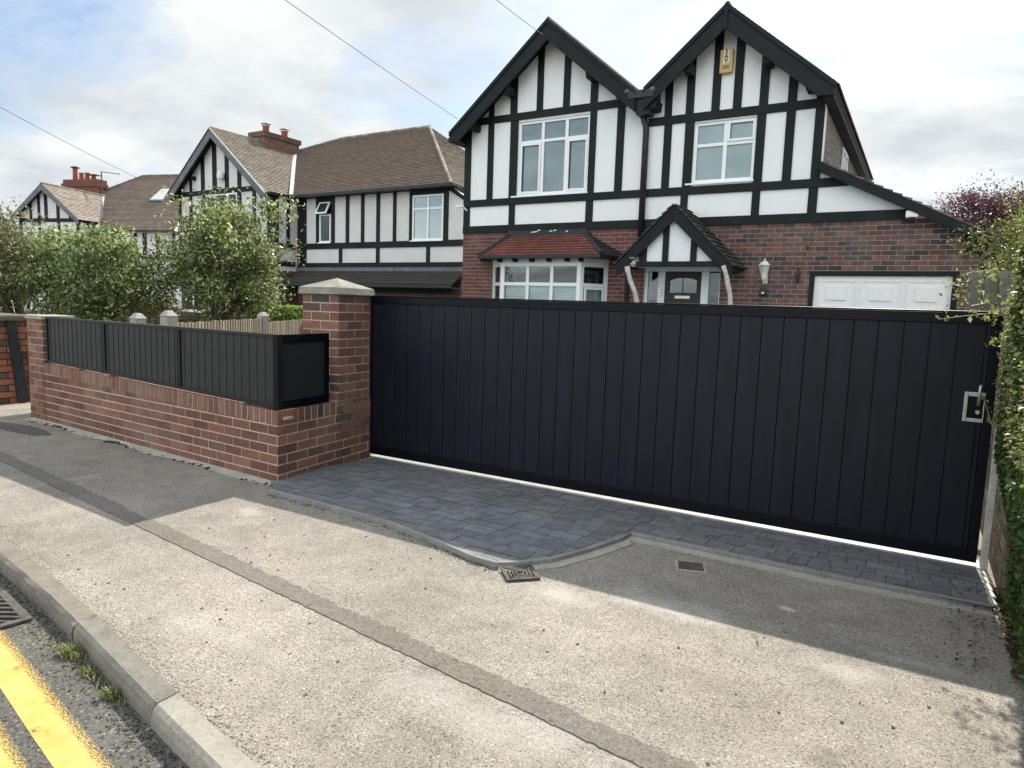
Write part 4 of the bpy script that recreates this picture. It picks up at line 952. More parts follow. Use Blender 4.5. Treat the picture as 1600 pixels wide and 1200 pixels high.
    b = MB(); b.box(-4.42, -3.70, yd+.02, yd+.07, .05, 2.239); dr = b.build('front_door', 'dark_metal', H)
    b = MB()
    pts = [(-4.33, 1.83), (-3.77, 1.83)]+[(-4.05+.28*math.cos(math.pi*i/10), 2.03+.085*math.sin(math.pi*i/10)) for i in range(0, 11)]
    b.xz(pts, yd+.012, yd+.019); b.build('door_glass', 'glass', dr)
    b = MB(); b.xz([(-4.07, 1.84), (-3.79, 1.84), (-3.79, 2.07), (-3.93, 2.1), (-4.07, 2.1)], yd+.0125, yd+.0195); 
    b = MB(); b.box(-4.07, -4.055, yd+.006, yd+.0115, 1.84, 2.11); b.box(-4.33, -4.315, yd+.006, yd+.0115, 1.84, 2.04); b.box(-3.785, -3.77, yd+.006, yd+.0115, 1.84, 2.04); b.build('glazing_bar', 'dark_metal', dr)
    boxp('letterbox', 'steel', dr, -4.21, -3.91, yd+.004, yd+.019, 1.715, 1.775, bevel=.004)
    b = MB()
    for (x0, x1) in ((-4.34, -4.09), (-4.03, -3.78)): b.box(x0, x1, yd+.01, yd+.019, 1.1, 1.62)
    b.build('door_panel', 'dark_metal', dr, bevel=.006)
    tag(B1(lambda b: (b.box(-4.535, -4.465, 13.03, 13.058, 1.76, 1.89)), 'doorbell', 'steel', None, bevel=.005), 'small silver doorbell box on the white door frame', 'doorbell')
    # black wall ornament hook and hanging things
    b = MB(); b.lathe((-1.965, 12.95, 2.10), [(.012, -.06), (.03, 0), (.035, .08), (.012, .16), (.02, .2)], 8); tag(b.build('wall_bracket', 'dark_metal'), 'small black iron bracket on the bricks left of the garage door', 'bracket')
    b = MB(); b.lathe((-1.85, 12.96, 2.64), [(.01, -.02), (.022, 0), (.012, .05)], 6); tag(b.build('wall_hook', 'dark_metal'), 'tiny dark hook high on the bricks above the garage door corner', 'hook')
    return H
house_a()
def props_a():
    t = thing('wall_lantern', 'cream lantern light on the brick wall between porch and garage', 'wall lamp', (-2.52, 12.99, 2.05))
    b = MB(); c = (-2.52, 12.83, 0)
    b.lathe((-2.52, 12.83, 2.335), [(.115, 0), (.10, .012), (.035, .075), (.012, .085), (.014, .11), (.002, .13)], 6); b.build('cap', 'lamp_white', t)
    b = MB(); b.lathe((-2.52, 12.83, 2.20), [(.055, 0), (.085, .135)], 6); b.build('glass', 'lamp_glass', t)
    b = MB()
    for j in range(6):
        a = 2*math.pi*(j+.5)/6; b.tube([(-2.52+.057*math.cos(a), 12.83+.057*math.sin(a), 2.2), (-2.52+.09*math.cos(a), 12.83+.09*math.sin(a), 2.336)], .005, 5)
    b.lathe((-2.52, 12.83, 2.06), [(.02, 0), (.045, .05), (.05, .1), (.06, .14)], 8); b.tube([(-2.52, 12.83, 2.07), (-2.52, 12.9, 2.06), (-2.52, 12.985, 2.1)], .02, 8); b.box(-2.56, -2.48, 12.97, 12.992, 2.02, 2.2)
    b.build('bracket', 'lamp_white', t)
    t = thing('wall_tap', 'small dark fitting with a pale knob on the bricks under the lantern', 'fitting', (-2.54, 12.99, 1.87))
    boxp('back_plate', 'dark_metal', t, -2.60, -2.48, 12.95, 12.99, 1.82, 1.93, bevel=.01); b = MB(); b.lathe((-2.54, 12.93, 1.83), [(.025, 0), (.028, .02), (.01, .04)], 10); b.build('knob', 'lamp_white', t)
    t = thing('security_camera', 'white security camera under the sloping garage roof edge', 'security camera', (-.30, 12.9, 3.12))
    b = MB(); b.box(-.40, -.22, 12.80, 12.97, 3.09, 3.20); b.build('housing', 'white_plastic', t, bevel=.015)
    b = MB(); b.lathe((-.30, 12.82, 3.03), [(.01, 0), (.035, .02), (.045, .06)], 12); b.build('lens', 'dark_metal', t)
    t = thing('security_camera', 'small white camera on an arm at the left corner of the timbered house', 'security camera', (-9.25, 12.95, 3.7))
    boxp('housing', 'white_plastic', t, -9.40, -9.2, 12.86, 12.93, 3.66, 3.72, bevel=.01); b = MB(); b.tube([(-9.2, 12.9, 3.67), (-9.15, 12.97, 3.60)], .02, 8); b.build('arm', 'white_plastic', t)
    # golden alarm box with vertical letters
    t = thing('alarm_box', 'gold coloured alarm box with vertical letters high in the right gable', 'alarm box', (-3.44, 12.97, 5.98))
    b = MB(); b.box(-3.575, -3.345, 12.90, 12.975, 5.79, 6.20); bx = b.build('box', 'gold', t, bevel=.01)
    def txt(s, x, z, size, mt, y=12.896):
        cu = bpy.data.curves.new('t', 'FONT'); cu.body = s; cu.size = size; cu.align_x = 'CENTER'; cu.align_y = 'CENTER'; cu.extrude = .002; cu.offset = .003
        o = bpy.data.objects.new('t', cu); COL.objects.link(o); dg = bpy.context.evaluated_depsgraph_get(); me = bpy.data.meshes.new_from_object(o.evaluated_get(dg))
        M = Matrix.Translation((x, y, z)) @ Matrix.Rotation(R(90), 4, 'X'); me.transform(ROOT[bx.name].inverted() @ M); bpy.data.objects.remove(o)
        me.materials.clear(); me.materials.append(MT[mt]); p = bpy.data.objects.new('lettering', me); COL.objects.link(p); p.parent = bx
    b = MB(); b.box(-3.515, -3.405, 12.8955, 12.8985, 5.95, 6.19); b.build('label_plate', 'inkpale', bx)
    for ch, z in (('S', 6.15), ('A', 6.07), ('V', 5.995)): txt(ch, -3.46, z, .095, 'ink', 12.893)
    b = MB()
    for i in range(3): b.box(-3.53, -3.40, 12.896, 12.8985, 5.86+i*.022, 5.868+i*.022)
    b.build('small_print', 'ink', bx)
props_a()
# ---------------------------------------------------------------- house B
def house_b():
    H = thing('house', 'neighbouring timbered house with long hipped brown roof and forward gable left of the gate pier', 'house', (-19, 16.5, 0))
    AX, AZ = -22.49, 7.44; k = .825; yg = 16.15; zz = lambda x: AZ-k*abs(x-AX); xs_ = -19.5; xl = -24.95; yw = 17.15
    b = MB(); b.xz([(xl, 0), (xs_, 0), (xs_, zz(xs_)-.12), (AX, AZ-.12), (xl, zz(xl)-.12)], yg, yg+.2); b.build('gable_wall', 'render_grey', H)
    b = MB(); b.box(xs_-.2, xs_, yg+.2, yw+.1, 0, 5.0); b.build('return_wall', 'render_grey', H)
    b = MB(); b.xz([(xs_, 0), (-12.2, 0), (-12.2, 4.72), (-12.75, 5.05), (xs_, 5.05)], yw, yw+.2); b.build('rendered_wall', 'render_grey', H)
    b = MB(); b.box(xl, xl+.2, yg+.2, 23, 0, 5.0); b.box(-12.4, -12.2, yw+.2, 23.5, 0, 4.7); b.box(xl, -12.2, 23.3, 23.5, 0, 4.7); b.build('side_wall', 'render_grey', H)
    # lower brick skins
    b = MB(); bricks(b, (xs_, yw-.03, 0), (1, 0, 0), [[(0, 0), (7.3, 0), (7.3, 2.45), (0, 2.45)]], .228, .083, .012, .03, N=Vector((0, -1, 0)), pal=[(.12, .055, .045), (.10, .05, .042), (.14, .065, .05)]); bricks(b, (xs_+.03, yg, 0), (0, 1, 0), [[(0, 0), (1.0, 0), (1.0, 2.45), (0, 2.45)]], .228, .083, .012, .02, N=Vector((1, 0, 0)), pal=[(.10, .05, .045)])
    bricks(b, (xl, yg-.03, 0), (1, 0, 0), [[(0, 0), (5.45, 0), (5.45, 2.6), (0, 2.6)]], .228, .083, .012, .03, N=Vector((0, -1, 0)), pal=[(.12, .055, .045), (.10, .05, .042), (.14, .065, .05)])
    b.build('brickwork', 'brick', H)
    P = lambda x0, x1, z0, z1, y, d=.03, nm='timber_post': timber(H, x0, x1, z0, z1, y, d=d, name=nm)
    P(xl+.05, -20.02, 5.21, 5.38, yg, .036, 'timber_rail')
    for a, c in ((-24.24, -24.10), (-23.53, -23.33), (-22.85, -22.62), (-22.13, -21.93), (-21.43, -21.24), (-20.61, -20.45)):
        b = MB(); b.xz([(a, 5.39), (c, 5.39), (c, zz(c)-.13), (a, zz(a)-.13)], yg-.03, yg+.004); b.build('timber_post', 'timber', H)
    for a, c in ((xl, xl+.17), (-24.26, -24.10), (-23.45, -23.28), (-21.43, -21.24), (-20.62, -20.46)): P(a, c, 3.4, 5.21, yg)
    P(-19.87, -19.5, 3.4, 4.93, yg)
    P(xl, xs_, 3.22, 3.4, yg, .036, 'timber_rail'); P(xl, xs_, 2.55, 2.75, yg, .036, 'timber_rail')
    window(H, -23.26, -21.45, 3.45, 5.2, yg-.03, [-22.7, -22.0], [(-23.3, -22.7, 4.75), (-22.7, -22, 4.75), (-22, -21.4, 4.75)], blind='blind_pale')
    # return wall timbers
    def S_(y0, y1, z0, z1, nm='timber_post'): boxp(nm, 'timber', H, xs_-.004, xs_+.03+rnd.uniform(0, .003), y0, y1, z0, z1)
    S_(yg, yg+.16, 2.6, 5.05); S_(16.65, 16.79, 3.4, 5.05); S_(yg+.16, yw-.12, 3.22, 3.4, 'timber_rail'); S_(yg+.16, yw-.12, 2.62, 2.78, 'timber_rail')
    # wing timbers
    for a, c in ((xs_+.03, -19.02), (-18.53, -18.36), (-17.78, -17.63), (-17.10, -16.95), (-16.40, -16.26), (-15.72, -15.57), (-15.0, -14.87), (-14.32, -14.19), (-12.95, -12.78)): P(a, c, 3.44, 5.0, yw)
    P(-18.36, -17.78, 4.86, 5.0, yw, .03, 'timber_rail'); P(-14.19, -12.95, 4.86, 5.0, yw, .03, 'timber_rail')
    P(-19.47, -12.2, 3.24, 3.44, yw, .036, 'timber_rail'); P(-19.47, -12.2, 2.6, 2.76, yw, .04, 'timber_rail')
    for a, c in ((-19.47, -19.02), (-17.42, -17.27), (-15.72, -15.57), (-13.61, -13.47)): P(a, c, 2.76, 3.24, yw)
    window(H, -18.35, -17.80, 3.46, 4.42, yw-.03, [], [], blind='blind_white', slats=True)
    window(H, -14.18, -12.96, 3.44, 4.84, yw-.03, [-13.56], [(-14.2, -13.56, 4.42), (-13.56, -12.9, 4.42)], blind='blind_white', slats=True)
    # small casement propped open
    b = MB(); 
    for (x0, x1, z0, z1) in ((-18.34, -18.28, 0, .45), (-17.87, -17.81, 0, .45), (-18.28, -17.87, 0, .055), (-18.28, -17.87, .395, .45)):
        q = lambda x, z, o: (x, yw-.05-.22*(1-z/.45)+o, 4.42+z*.93)
        b.hexa([q(x0, z0, .04), q(x1, z0, .04), q(x1, z1, .04), q(x0, z1, .04)][::1], [q(x0, z0, 0), q(x1, z0, 0), q(x1, z1, 0), q(x0, z1, 0)])
    ow = b.build('open_casement', 'upvc', H); b = MB(); b.hexa([(-18.28, yw-.215, 4.47), (-17.87, yw-.215, 4.47), (-17.87, yw-.045, 4.79), (-18.28, yw-.045, 4.79)], [(-18.28, yw-.225, 4.475), (-17.87, yw-.225, 4.475), (-17.87, yw-.055, 4.795), (-18.28, yw-.055, 4.795)]); b.build('pane', 'dark_metal', ow)
    boxp('dark_interior', 'pit', ow, -18.36, -17.79, yw-.006, yw+.002, 4.44, 4.86)
    # gable roof
    yb = 15.80; ye = 20.3; lf = (AX-2.76, AZ-2.76*k); rf = (AX+2.94, AZ-2.94*k); 
    for e in (lf, rf):
        roof_slab(H, 'roof', [(e[0], yb+.03, e[1]), (AX, yb+.03, AZ), (AX, 19.7 if e is rf else ye, AZ), (e[0], 16.87 if e is rf else ye, e[1])], .1, 'barge')
    V = Vector((AX-rf[0], 0, AZ-rf[1])); Ln = V.length
    tile_plane(H, 'roof_tiles', (rf[0]+.03, yb-.02, rf[1]+.02), (0, 1, 0), V, [(0, 0), (1.07, 0), (3.92, Ln), (0, Ln)], TILE_WEATH)
    V = Vector((AX-lf[0], 0, AZ-lf[1])); Ln = V.length; tile_plane(H, 'roof_tiles', (lf[0]-.03, yb-.02, lf[1]+.02), (0, 1, 0), V, [(0, 0), (4.4, 0), (4.4, Ln), (0, Ln)], TILE_BROWN)
    D_ = .30
    b = MB(); b.xz([lf, (AX, AZ), (AX, AZ-D_), (lf[0]+.1, lf[1]+.1*k-D_), (lf[0], lf[1]-.2)], yb, yb+.045); b.build('bargeboard', 'lead', H)
    b = MB(); b.xz([(AX, AZ), rf, (rf[0]-.02, rf[1]-.2), (rf[0]-.12, rf[1]+.12*k-D_), (AX, AZ-D_)], yb+.001, yb+.046); b.build('bargeboard', 'lead', H)
    b = MB(); b.xz([(AX, AZ+.06), (rf[0]+.02, rf[1]+.05), (rf[0]+.02, rf[1]-.01), (AX, AZ)], yb-.04, yb+.01); b.build('verge_strip', 'flashing', H)
    for x in (-23.9,):
        b = MB(); b.xz([(x-.06, zz(x)-.50), (x+.06, zz(x)-.50), (x+.06, zz(x)-.36), (x-.06, zz(x)-.36)], yb+.2, yg); b.build('bracket', 'timber', H)
    # main roof
    E0, E1 = Vector((-19.45, 16.84, 5.08)), Vector((-12.48, 16.84, 5.08)); T0, T1, G = Vector((-20.5, 20.2, 7.86)), Vector((-16.0, 20.2, 7.86)), Vector((-22.49, 19.68, 7.44))
    U = Vector((1, 0, 0)); V = (T1-E1); V.x = 0; V.normalize(); pr = lambda p: ((p-E0).dot(U), (p-E0).dot(V))
    b = MB(); tiles(b, E0, U, V, [pr(E0), pr(E1), pr(T1), pr(T0)], .165, .10, .032, TILE_BROWN); tiles(b, E0, U, V, [pr(E0), pr(T0), pr(G)], .165, .10, .032, TILE_BROWN); b.build('roof_tiles', 'tile', H)
    b = MB(); dn = Vector((0, 0, -.02)); b.face([E0+dn, E1+dn, T1+dn, T0+dn, G+dn]); b.build('roof', 'timber', H)
    X1 = Vector((-12.48, 23.6, 5.08)); Uh = Vector((0, 1, 0)); Vh = Vector((T1.x-E1.x, 0, T1.z-E1.z)).normalized(); ph = lambda p: ((p-E1).dot(Uh), (p-E1).dot(Vh))
    b = MB(); tiles(b, E1, Uh, Vh, [ph(E1), ph(X1), ph(T1)], .165, .10, .032, TILE_WEATH); b.build('hip_end_tiles', 'tile', H)
    b = MB(); b.face([X1+dn, T1+dn, E1+dn]); b.face([X1+dn, Vector((-24.9, 23.6, 5.0)), Vector((-21, 20.6, 7.8)), T0, T1]); b.face([Vector((-25, 20.3, 5.1)), Vector((-25, 23.6, 5.0)), Vector((-21, 20.6, 7.8)), T0+dn, G+dn]); b.build('roof', 'tile', H)
    b = MB()
    def ridge(p, q, r=.065):
        p, q = Vector(p), Vector(q); n = int((q-p).length/.30)
        for i in range(n):
            a = p+(q-p)*(i/n); c = p+(q-p)*((i+1.06)/n); b.tube([a, c], [r*1.0, r*1.14], 8, col=rnd.choice(TILE_WEATH))
    ridge(T0, T1); ridge(T1, E1, .05); ridge(G, T0, .05); ridge((AX, yb, AZ+.02), (AX, 19.7, AZ+.02)); b.build('ridge_tiles', 'tile', H)
    b = MB(); d = (E0-G).normalized(); s = d.cross(Vector((0, 0, 1))).normalized()*.07
    b.hexa([G-s+Z*.0, G+s+Z*.0, E0+s, E0-s], [G-s+Z*.07, G+s+Z*.07, E0+s+Z*.07, E0-s+Z*.07]); b.build('valley_flashing', 'flashing', H)
    b = MB(); b.box(-19.45, -12.45, 16.74, 16.84, 4.99, 5.09); b.box(-19.47, -19.38, 15.85, 16.74, 4.99, 5.07); b.build('gutter', 'dark_metal', H)
    b = MB(); b.box(-19.45, -12.45, 16.84, 17.15, 4.99, 5.02); b.build('soffit', 'timber', H)
    b = MB(); b.xz([(-12.75, 5.07), (-12.1, 4.68), (-12.1, 4.55), (-12.75, 4.93)], yw-.05, yw+.004); b.build('timber_rail', 'timber', H)
    # pent roof with lead top
    E = Vector((-19.5, 16.42, 2.04)); V = Vector((0, .73, .44)); tile_plane(H, 'pent_roof_tiles', E, (1, 0, 0), V, [(0, 0), (7.4, 0), (7.4, .84), (0, .84)], [(.075, .068, .062), (.09, .078, .07), (.065, .06, .056)], .165, .1)
    b = MB(); b.hexa([(-19.5, 16.45, 2.0), (-12.1, 16.45, 2.0), (-12.1, 17.14, 2.42), (-19.5, 17.14, 2.42)], [(-19.5, 16.43, 2.035), (-12.1, 16.43, 2.035), (-12.1, 17.12, 2.455), (-19.5, 17.12, 2.455)]); b.build('pent_roof', 'timber', H)
    b = MB(); b.box(-19.5, -12.1, 17.07, 17.13, 2.47, 2.60); b.build('lead_flashing', 'lead', H)
    b = MB(); b.box(-19.5, -12.1, 16.34, 16.44, 1.94, 2.03); b.box(-19.5, -12.1, 16.45, 17.1, 1.93, 1.96); b.build('gutter', 'dark_metal', H)
    b = MB(); b.box(-17.6, -12.6, 17.02, 17.1, 1.78, 1.93); b.build('beam', 'timber', H); b = MB(); b.box(-17.4, -12.6, 17.04, 17.09, .1, 1.60); b.build('garage_door', 'lead', H)
    # pent over the bay of the gable
    E = Vector((-24.3, 15.2, 2.3)); V = Vector((0, .95, .5)); tile_plane(H, 'bay_roof_tiles', E, (1, 0, 0), V, [(0, 0), (3.2, 0), (2.7, 1.05), (.5, 1.05)], TILE_BROWN, .165, .1)
    b = MB(); b.hexa([(-24.3, 15.2, 2.2), (-21.1, 15.2, 2.2), (-21.1, 16.1, 2.2), (-24.3, 16.1, 2.2)], [(-24.3, 15.2, 2.28), (-21.1, 15.2, 2.28), (-21.6, 16.12, 2.75), (-23.8, 16.12, 2.75)]); b.build('bay_roof', 'timber', H)
    window(H, -24.0, -21.4, .9, 2.18, 15.5, [-23.2, -22.3], [(-24, -21.4, 1.8)] and [], blind='blind_white')
    # bell box on gable
    b = MB(); b.lathe((-22.23, yg-.12, 5.66), [(.06, 0), (.13, .06), (.14, .2), (.08, .3)], 10); tag(b.build('alarm_box', 'white_plastic'), 'small white alarm box in the gable of the neighbouring house', 'alarm box')
    # chimney
    c = MB(); c.box(-22.9, -22.12, 17.85, 19.55, 6.9, 7.62); ch = c.build('chimney', 'mortar_house', H)
    c = MB(); 
    bricks(c, (-22.12, 17.85, 0), (0, 1, 0), [[(0, 6.9), (1.7, 6.9), (1.7, 7.62), (0, 7.62)]], .228, .083, .012, .008, N=Vector((1, 0, 0)), pal=[(.19, .10, .075), (.15, .08, .06)]); bricks(c, (-22.9, 17.85, 0), (1, 0, 0), [[(0, 6.9), (.78, 6.9), (.78, 7.62), (0, 7.62)]], .228, .083, .012, .008, N=Vector((0, -1, 0)), pal=[(.19, .10, .075), (.15, .08, .06)])
    c.box(-22.97, -22.05, 17.79, 19.61, 7.62, 7.80, (.15, .085, .065)); c.build('brickwork', 'brick', ch)
    for yy in (18.25, 19.15):
        c = MB(); c.lathe((-22.5, yy, 7.8), [(.16, 0), (.13, .06), (.12, .25), (.14, .30)], 12); pt = c.build('chimney_pot', 'terracotta', ch, smooth=False)
        c = MB(); c.lathe((-22.5, yy, 8.10), [(.07, 0), (.07, .06)], 8); c.lathe((-22.5, yy, 8.16), [(.19, 0), (.2, .02), (.08, .09)], 12); c.lathe((-22.5, yy, 8.1), [(.15, 0), (.15, .02)], 12); c.build('cowl', 'steel', pt)
house_b()
# ---------------------------------------------------------------- house C (own frame, turned 17 degrees)
def house_c():
    H = thing('house', 'farthest timbered house at the left with red chimney pots, partly behind trees', 'house', (-41.21, 21.80, 0), R(17)); K = dict(local=True)
    AX, AZ = -2.75, 7.5; k = .80; yg = -.95
    lf = (AX-2.35, AZ-2.35*k); rf = (AX+2.5, AZ-2.5*k)
    def bb(fn, n, m): b = MB(); fn(b); return b.build(n, m, H, local=True)
    bb(lambda b: b.xz([(AX-2.1, 0), (AX+2.3, 0), (AX+2.3, AZ-2.3*k-.12), (AX, AZ-.12), (AX-2.1, AZ-2.1*k-.12)], yg, yg+.2), 'gable_wall', 'render_grey', )
    bb(lambda b: b.box(AX+2.1, 5.2, .3, .5, 0, 5.0), 'rendered_wall', 'render_grey'); bb(lambda b: b.box(AX+2.1, AX+2.3, yg+.2, .3, 0, 5.1), 'return_wall', 'render_grey')
    bb(lambda b: (b.box(-7, 5.2, 9, 9.2, 0, 4.8), b.box(5.0, 5.2, .5, 9, 0, 4.8), b.box(-7, -6.8, .3, 9, 0, 4.8)), 'side_wall', 'render_grey')
    for a, c in ((-4.0, -3.85), (-3.42, -3.25), (-2.93, -2.72), (-2.07, -1.88), (-1.22, -.98)): bb(lambda b: b.xz([(a, 5.62), (c, 5.62), (c, AZ-k*abs(c-AX)-.13), (a, AZ-k*abs(a-AX)-.13)], yg-.04, yg+.004), 'timber_post', 'timber')
    bb(lambda b: b.box(AX-2.1, AX+2.3, yg-.045, yg+.004, 5.42, 5.62), 'timber_rail', 'timber')
    for a, c in ((-4.8, -4.6), (-3.42, -3.25), (-2.07, -1.88), (-.7, -.45)): bb(lambda b: b.box(a, c, yg-.04, yg+.004, 2.5, 5.42), 'timber_post', 'timber')
    for a, c in ((.3, .5), (1.2, 1.4), (2.0, 2.2), (2.6, 2.86), (3.5, 3.75), (4.6, 4.8)): bb(lambda b: b.box(a, c, .26, .304, 3.66, 4.95), 'timber_post', 'timber')
    bb(lambda b: b.box(-.4, 5.2, .25, .304, 3.46, 3.66), 'timber_rail', 'timber')
    for e, s in ((lf, -1), (rf, 1)):
        P = [(e[0], yg-.33, e[1]), (AX, yg-.33, AZ), (AX, 4.0, AZ), (e[0], 4.0 if s < 0 else .1, e[1])]; b = MB(); n = Vector((k*s, 0, 1)).normalized(); 
        q = [Vector(p) for p in P]; q = q if s < 0 else q[::-1]
        b.hexa([p-n*.1 for p in q][::1], [p-n*.006 for p in q]) if s > 0 else b.hexa([p-n*.1 for p in q[::-1]], [p-n*.006 for p in q[::-1]]); b.build('roof', 'barge', H, local=True)
        V = Vector((AX-e[0], 0, AZ-e[1])); Ln = V.length; b = MB(); tiles(b, (e[0], yg-.35, e[1]+.02), (0, 1, 0), V, [(0, 0), (1.4, 0), (4.2, Ln), (0, Ln)] if s > 0 else [(0, 0), (4.2, 0), (4.2, Ln), (0, Ln)], .25, .15, .03, TILE_WEATH if s > 0 else TILE_BROWN); b.build('roof_tiles', 'tile', H, local=True)
        bb(lambda b: b.xz([e, (AX, AZ), (AX, AZ-.34), (e[0], e[1]-.25)], yg-.36-.002*s, yg-.31-.002*s), 'bargeboard', 'lead')
    bb(lambda b: (b.box(-.30, 5.0, -.1, 0, 5.0, 5.1), b.box(-.30, 5.0, 0, .3, 5.0, 5.03)), 'gutter', 'dark_metal')
    T0, T1 = Vector((-1.54, 5.0, 9.1)), Vector((3.0, 5.0, 9.1)); E0, E1 = Vector((-.35, 0, 5.1)), Vector((5.0, 0, 5.1)); L0 = Vector((-3.6, 3.2, 7.66))
    V = Vector((0, 5.0, 4.0)).normalized(); U = Vector((1, 0, 0)); pr = lambda p: ((p-E0).dot(U), (p-E0).dot(V))
    b = MB(); tiles(b, E0, U, V, [pr(E0), pr(E1), pr(T1), pr(T0)], .25, .14, .03, TILE_BROWN); tiles(b, E0, U, V, [pr(E0), pr(T0), pr(L0)], .25, .14, .03, TILE_BROWN); b.build('roof_tiles', 'tile', H, local=True)
    dn = Vector((0, 0, -.03)); b = MB(); b.face([E0+dn, E1+dn, T1+dn, T0+dn, L0+dn]); b.face([E1+dn, Vector((5, 9.3, 5.1)), T1+dn]); b.face([Vector((5, 9.3, 5.1)), Vector((-7, 9.3, 5.1)), T0+dn, T1+dn]); b.face([L0+dn, T0+dn, Vector((-7, 9.3, 5.1)), Vector((-7, 3, 5.1))]); b.build('roof', 'tile', H, local=True)
    b = MB()
    for p, q in ((T0, T1), (L0, T0), (Vector((AX, yg-.35, AZ+.03)), Vector((AX, 3.0, AZ+.03)))):
        n = int((q-p).length/.35)
        for i in range(n): b.tube([p+(q-p)*(i/n), p+(q-p)*((i+1)/n)], [.07, .09], 6, col=rnd.choice(TILE_BROWN))
    b.build('ridge_tiles', 'tile', H, local=True)
    b = MB(); a, c = Vector((AX, 3.1, AZ+.03)), Vector((-.3, 0, 5.14)); s = Vector((.07, .05, 0)); b.hexa([a-s, a+s, c+s, c-s], [a-s+Z*.08, a+s+Z*.08, c+s+Z*.08, c-s+Z*.08]); b.build('valley_flashing', 'flashing', H, local=True)
    # skylight on the front slope
    def rp(u, n, o): return Vector((u, n, 5.1+.8*n))+Vector((0, -.62, .78))*o
    b = MB(); b.hexa([rp(1.14, 2.4, 0), rp(2.2, 2.4, 0), rp(2.2, 3.6, 0), rp(1.14, 3.6, 0)], [rp(1.14, 2.4, .1), rp(2.2, 2.4, .1), rp(2.2, 3.6, .1), rp(1.14, 3.6, .1)]); sk = b.build('skylight', 'lead', H, local=True)
    b = MB(); b.hexa([rp(1.22, 2.5, .1), rp(2.12, 2.5, .1), rp(2.12, 3.5, .1), rp(1.22, 3.5, .1)], [rp(1.22, 2.5, .115), rp(2.12, 2.5, .115), rp(2.12, 3.5, .115), rp(1.22, 3.5, .115)]); b.build('pane', 'flashing', sk, local=True)
    # chimney along the gable ridge
    b = MB(); b.box(-5.5, -2.85, 2.7, 3.4, 6.8, 8.05, (.17, .075, .055)); b.box(-5.6, -2.8, 2.62, 3.48, 8.05, 8.25, (.15, .07, .055)); b.box(-5.52, -2.83, 2.7, 3.4, 8.25, 8.5, (.17, .075, .055)); b.build('chimney', 'brick', H, local=True)
    for x, z, r in ((-4.9, .75, .16), (-4.42, .45, .15), (-3.98, .45, .15), (-3.5, .28, .15)):
        b = MB(); b.lathe((x, 3.05, 8.5), [(r*1.15, 0), (r*.95, .08), (r*.85, z-.05), (r*1.1, z)], 12); b.build('chimney_pot', 'terracotta', H, local=True)
    b = MB(); b.lathe((-4.9, 3.05, 9.27), [(.27, 0), (.28, .03), (.1, .1)], 10); b.box(-3.8, -3.2, 2.8, 3.3, 8.78, 8.83); b.build('cowl', 'dark_metal', H, local=True)
    a = MB(); a.tube([(-2.84, 3.0, 7.4), (-2.84, 3.0, 9.02)], .04, 6); a.tube([(-2.84, 3.0, 9.0), (-1.45, 3.0, 8.83)], .03, 6)
    for i in range(7): a.tube([(-2.7+i*.18, 2.8, 8.98-i*.022), (-2.7+i*.18, 3.2, 8.98-i*.022)], .008, 4)
    a.build('tv_antenna', 'lead', H, local=True)
house_c()
# ================================================================== neighbour pier, garden fence
def neighbour():
    t = thing('brick_gate_pier', 'orange brick pier with a stone coping and black post at the left photo edge', 'pier', (-10.3, 4.15, 0))
    x1 = -9.95; b = MB(); b.box(-11.2, x1, 3.82, 4.30, -.1, 1.06); b.build('mortar_core', 'mortar_dark', t)
    pal = [(.24, .10, .06), (.20, .08, .05), (.27, .12, .07), (.09, .05, .04), (.15, .065, .045)]
    b = MB(); bricks(b, (x1, 3.82, 0), (0, 1, 0), [[(0, 0), (.48, 0), (.48, 1.06), (0, 1.06)]], .228, .083, .012, .008, N=Vector((1, 0, 0)), pal=pal); bricks(b, (-11.2, 3.82, 0), (1, 0, 0), [[(0, 0), (1.25, 0), (1.25, 1.06), (0, 1.06)]], .228, .083, .012, .008, N=Vector((0, -1, 0)), pal=pal)
    b.build('brickwork', 'brick', t)
    boxp('coping', 'moss_stone', t, -11.25, x1+.05, 3.77, 4.35, 1.06, 1.14, bevel=.02)
    b = MB(); b.hexa([(x1+.012, 4.13, .02), (x1+.06, 4.13, .02), (x1+.06, 4.25, .02), (x1+.012, 4.25, .02)], [(x1+.012, 4.04, 1.05), (x1+.06, 4.04, 1.05), (x1+.06, 4.14, 1.05), (x1+.012, 4.14, 1.05)])
    tag(b.build('hinge_post', 'dark_metal'), 'leaning black metal post fixed to the orange brick pier', 'post')
    b = MB(); b.lathe((0, 0, 0), [(.001, 0), (.001, .001)], 3)
neighbour()
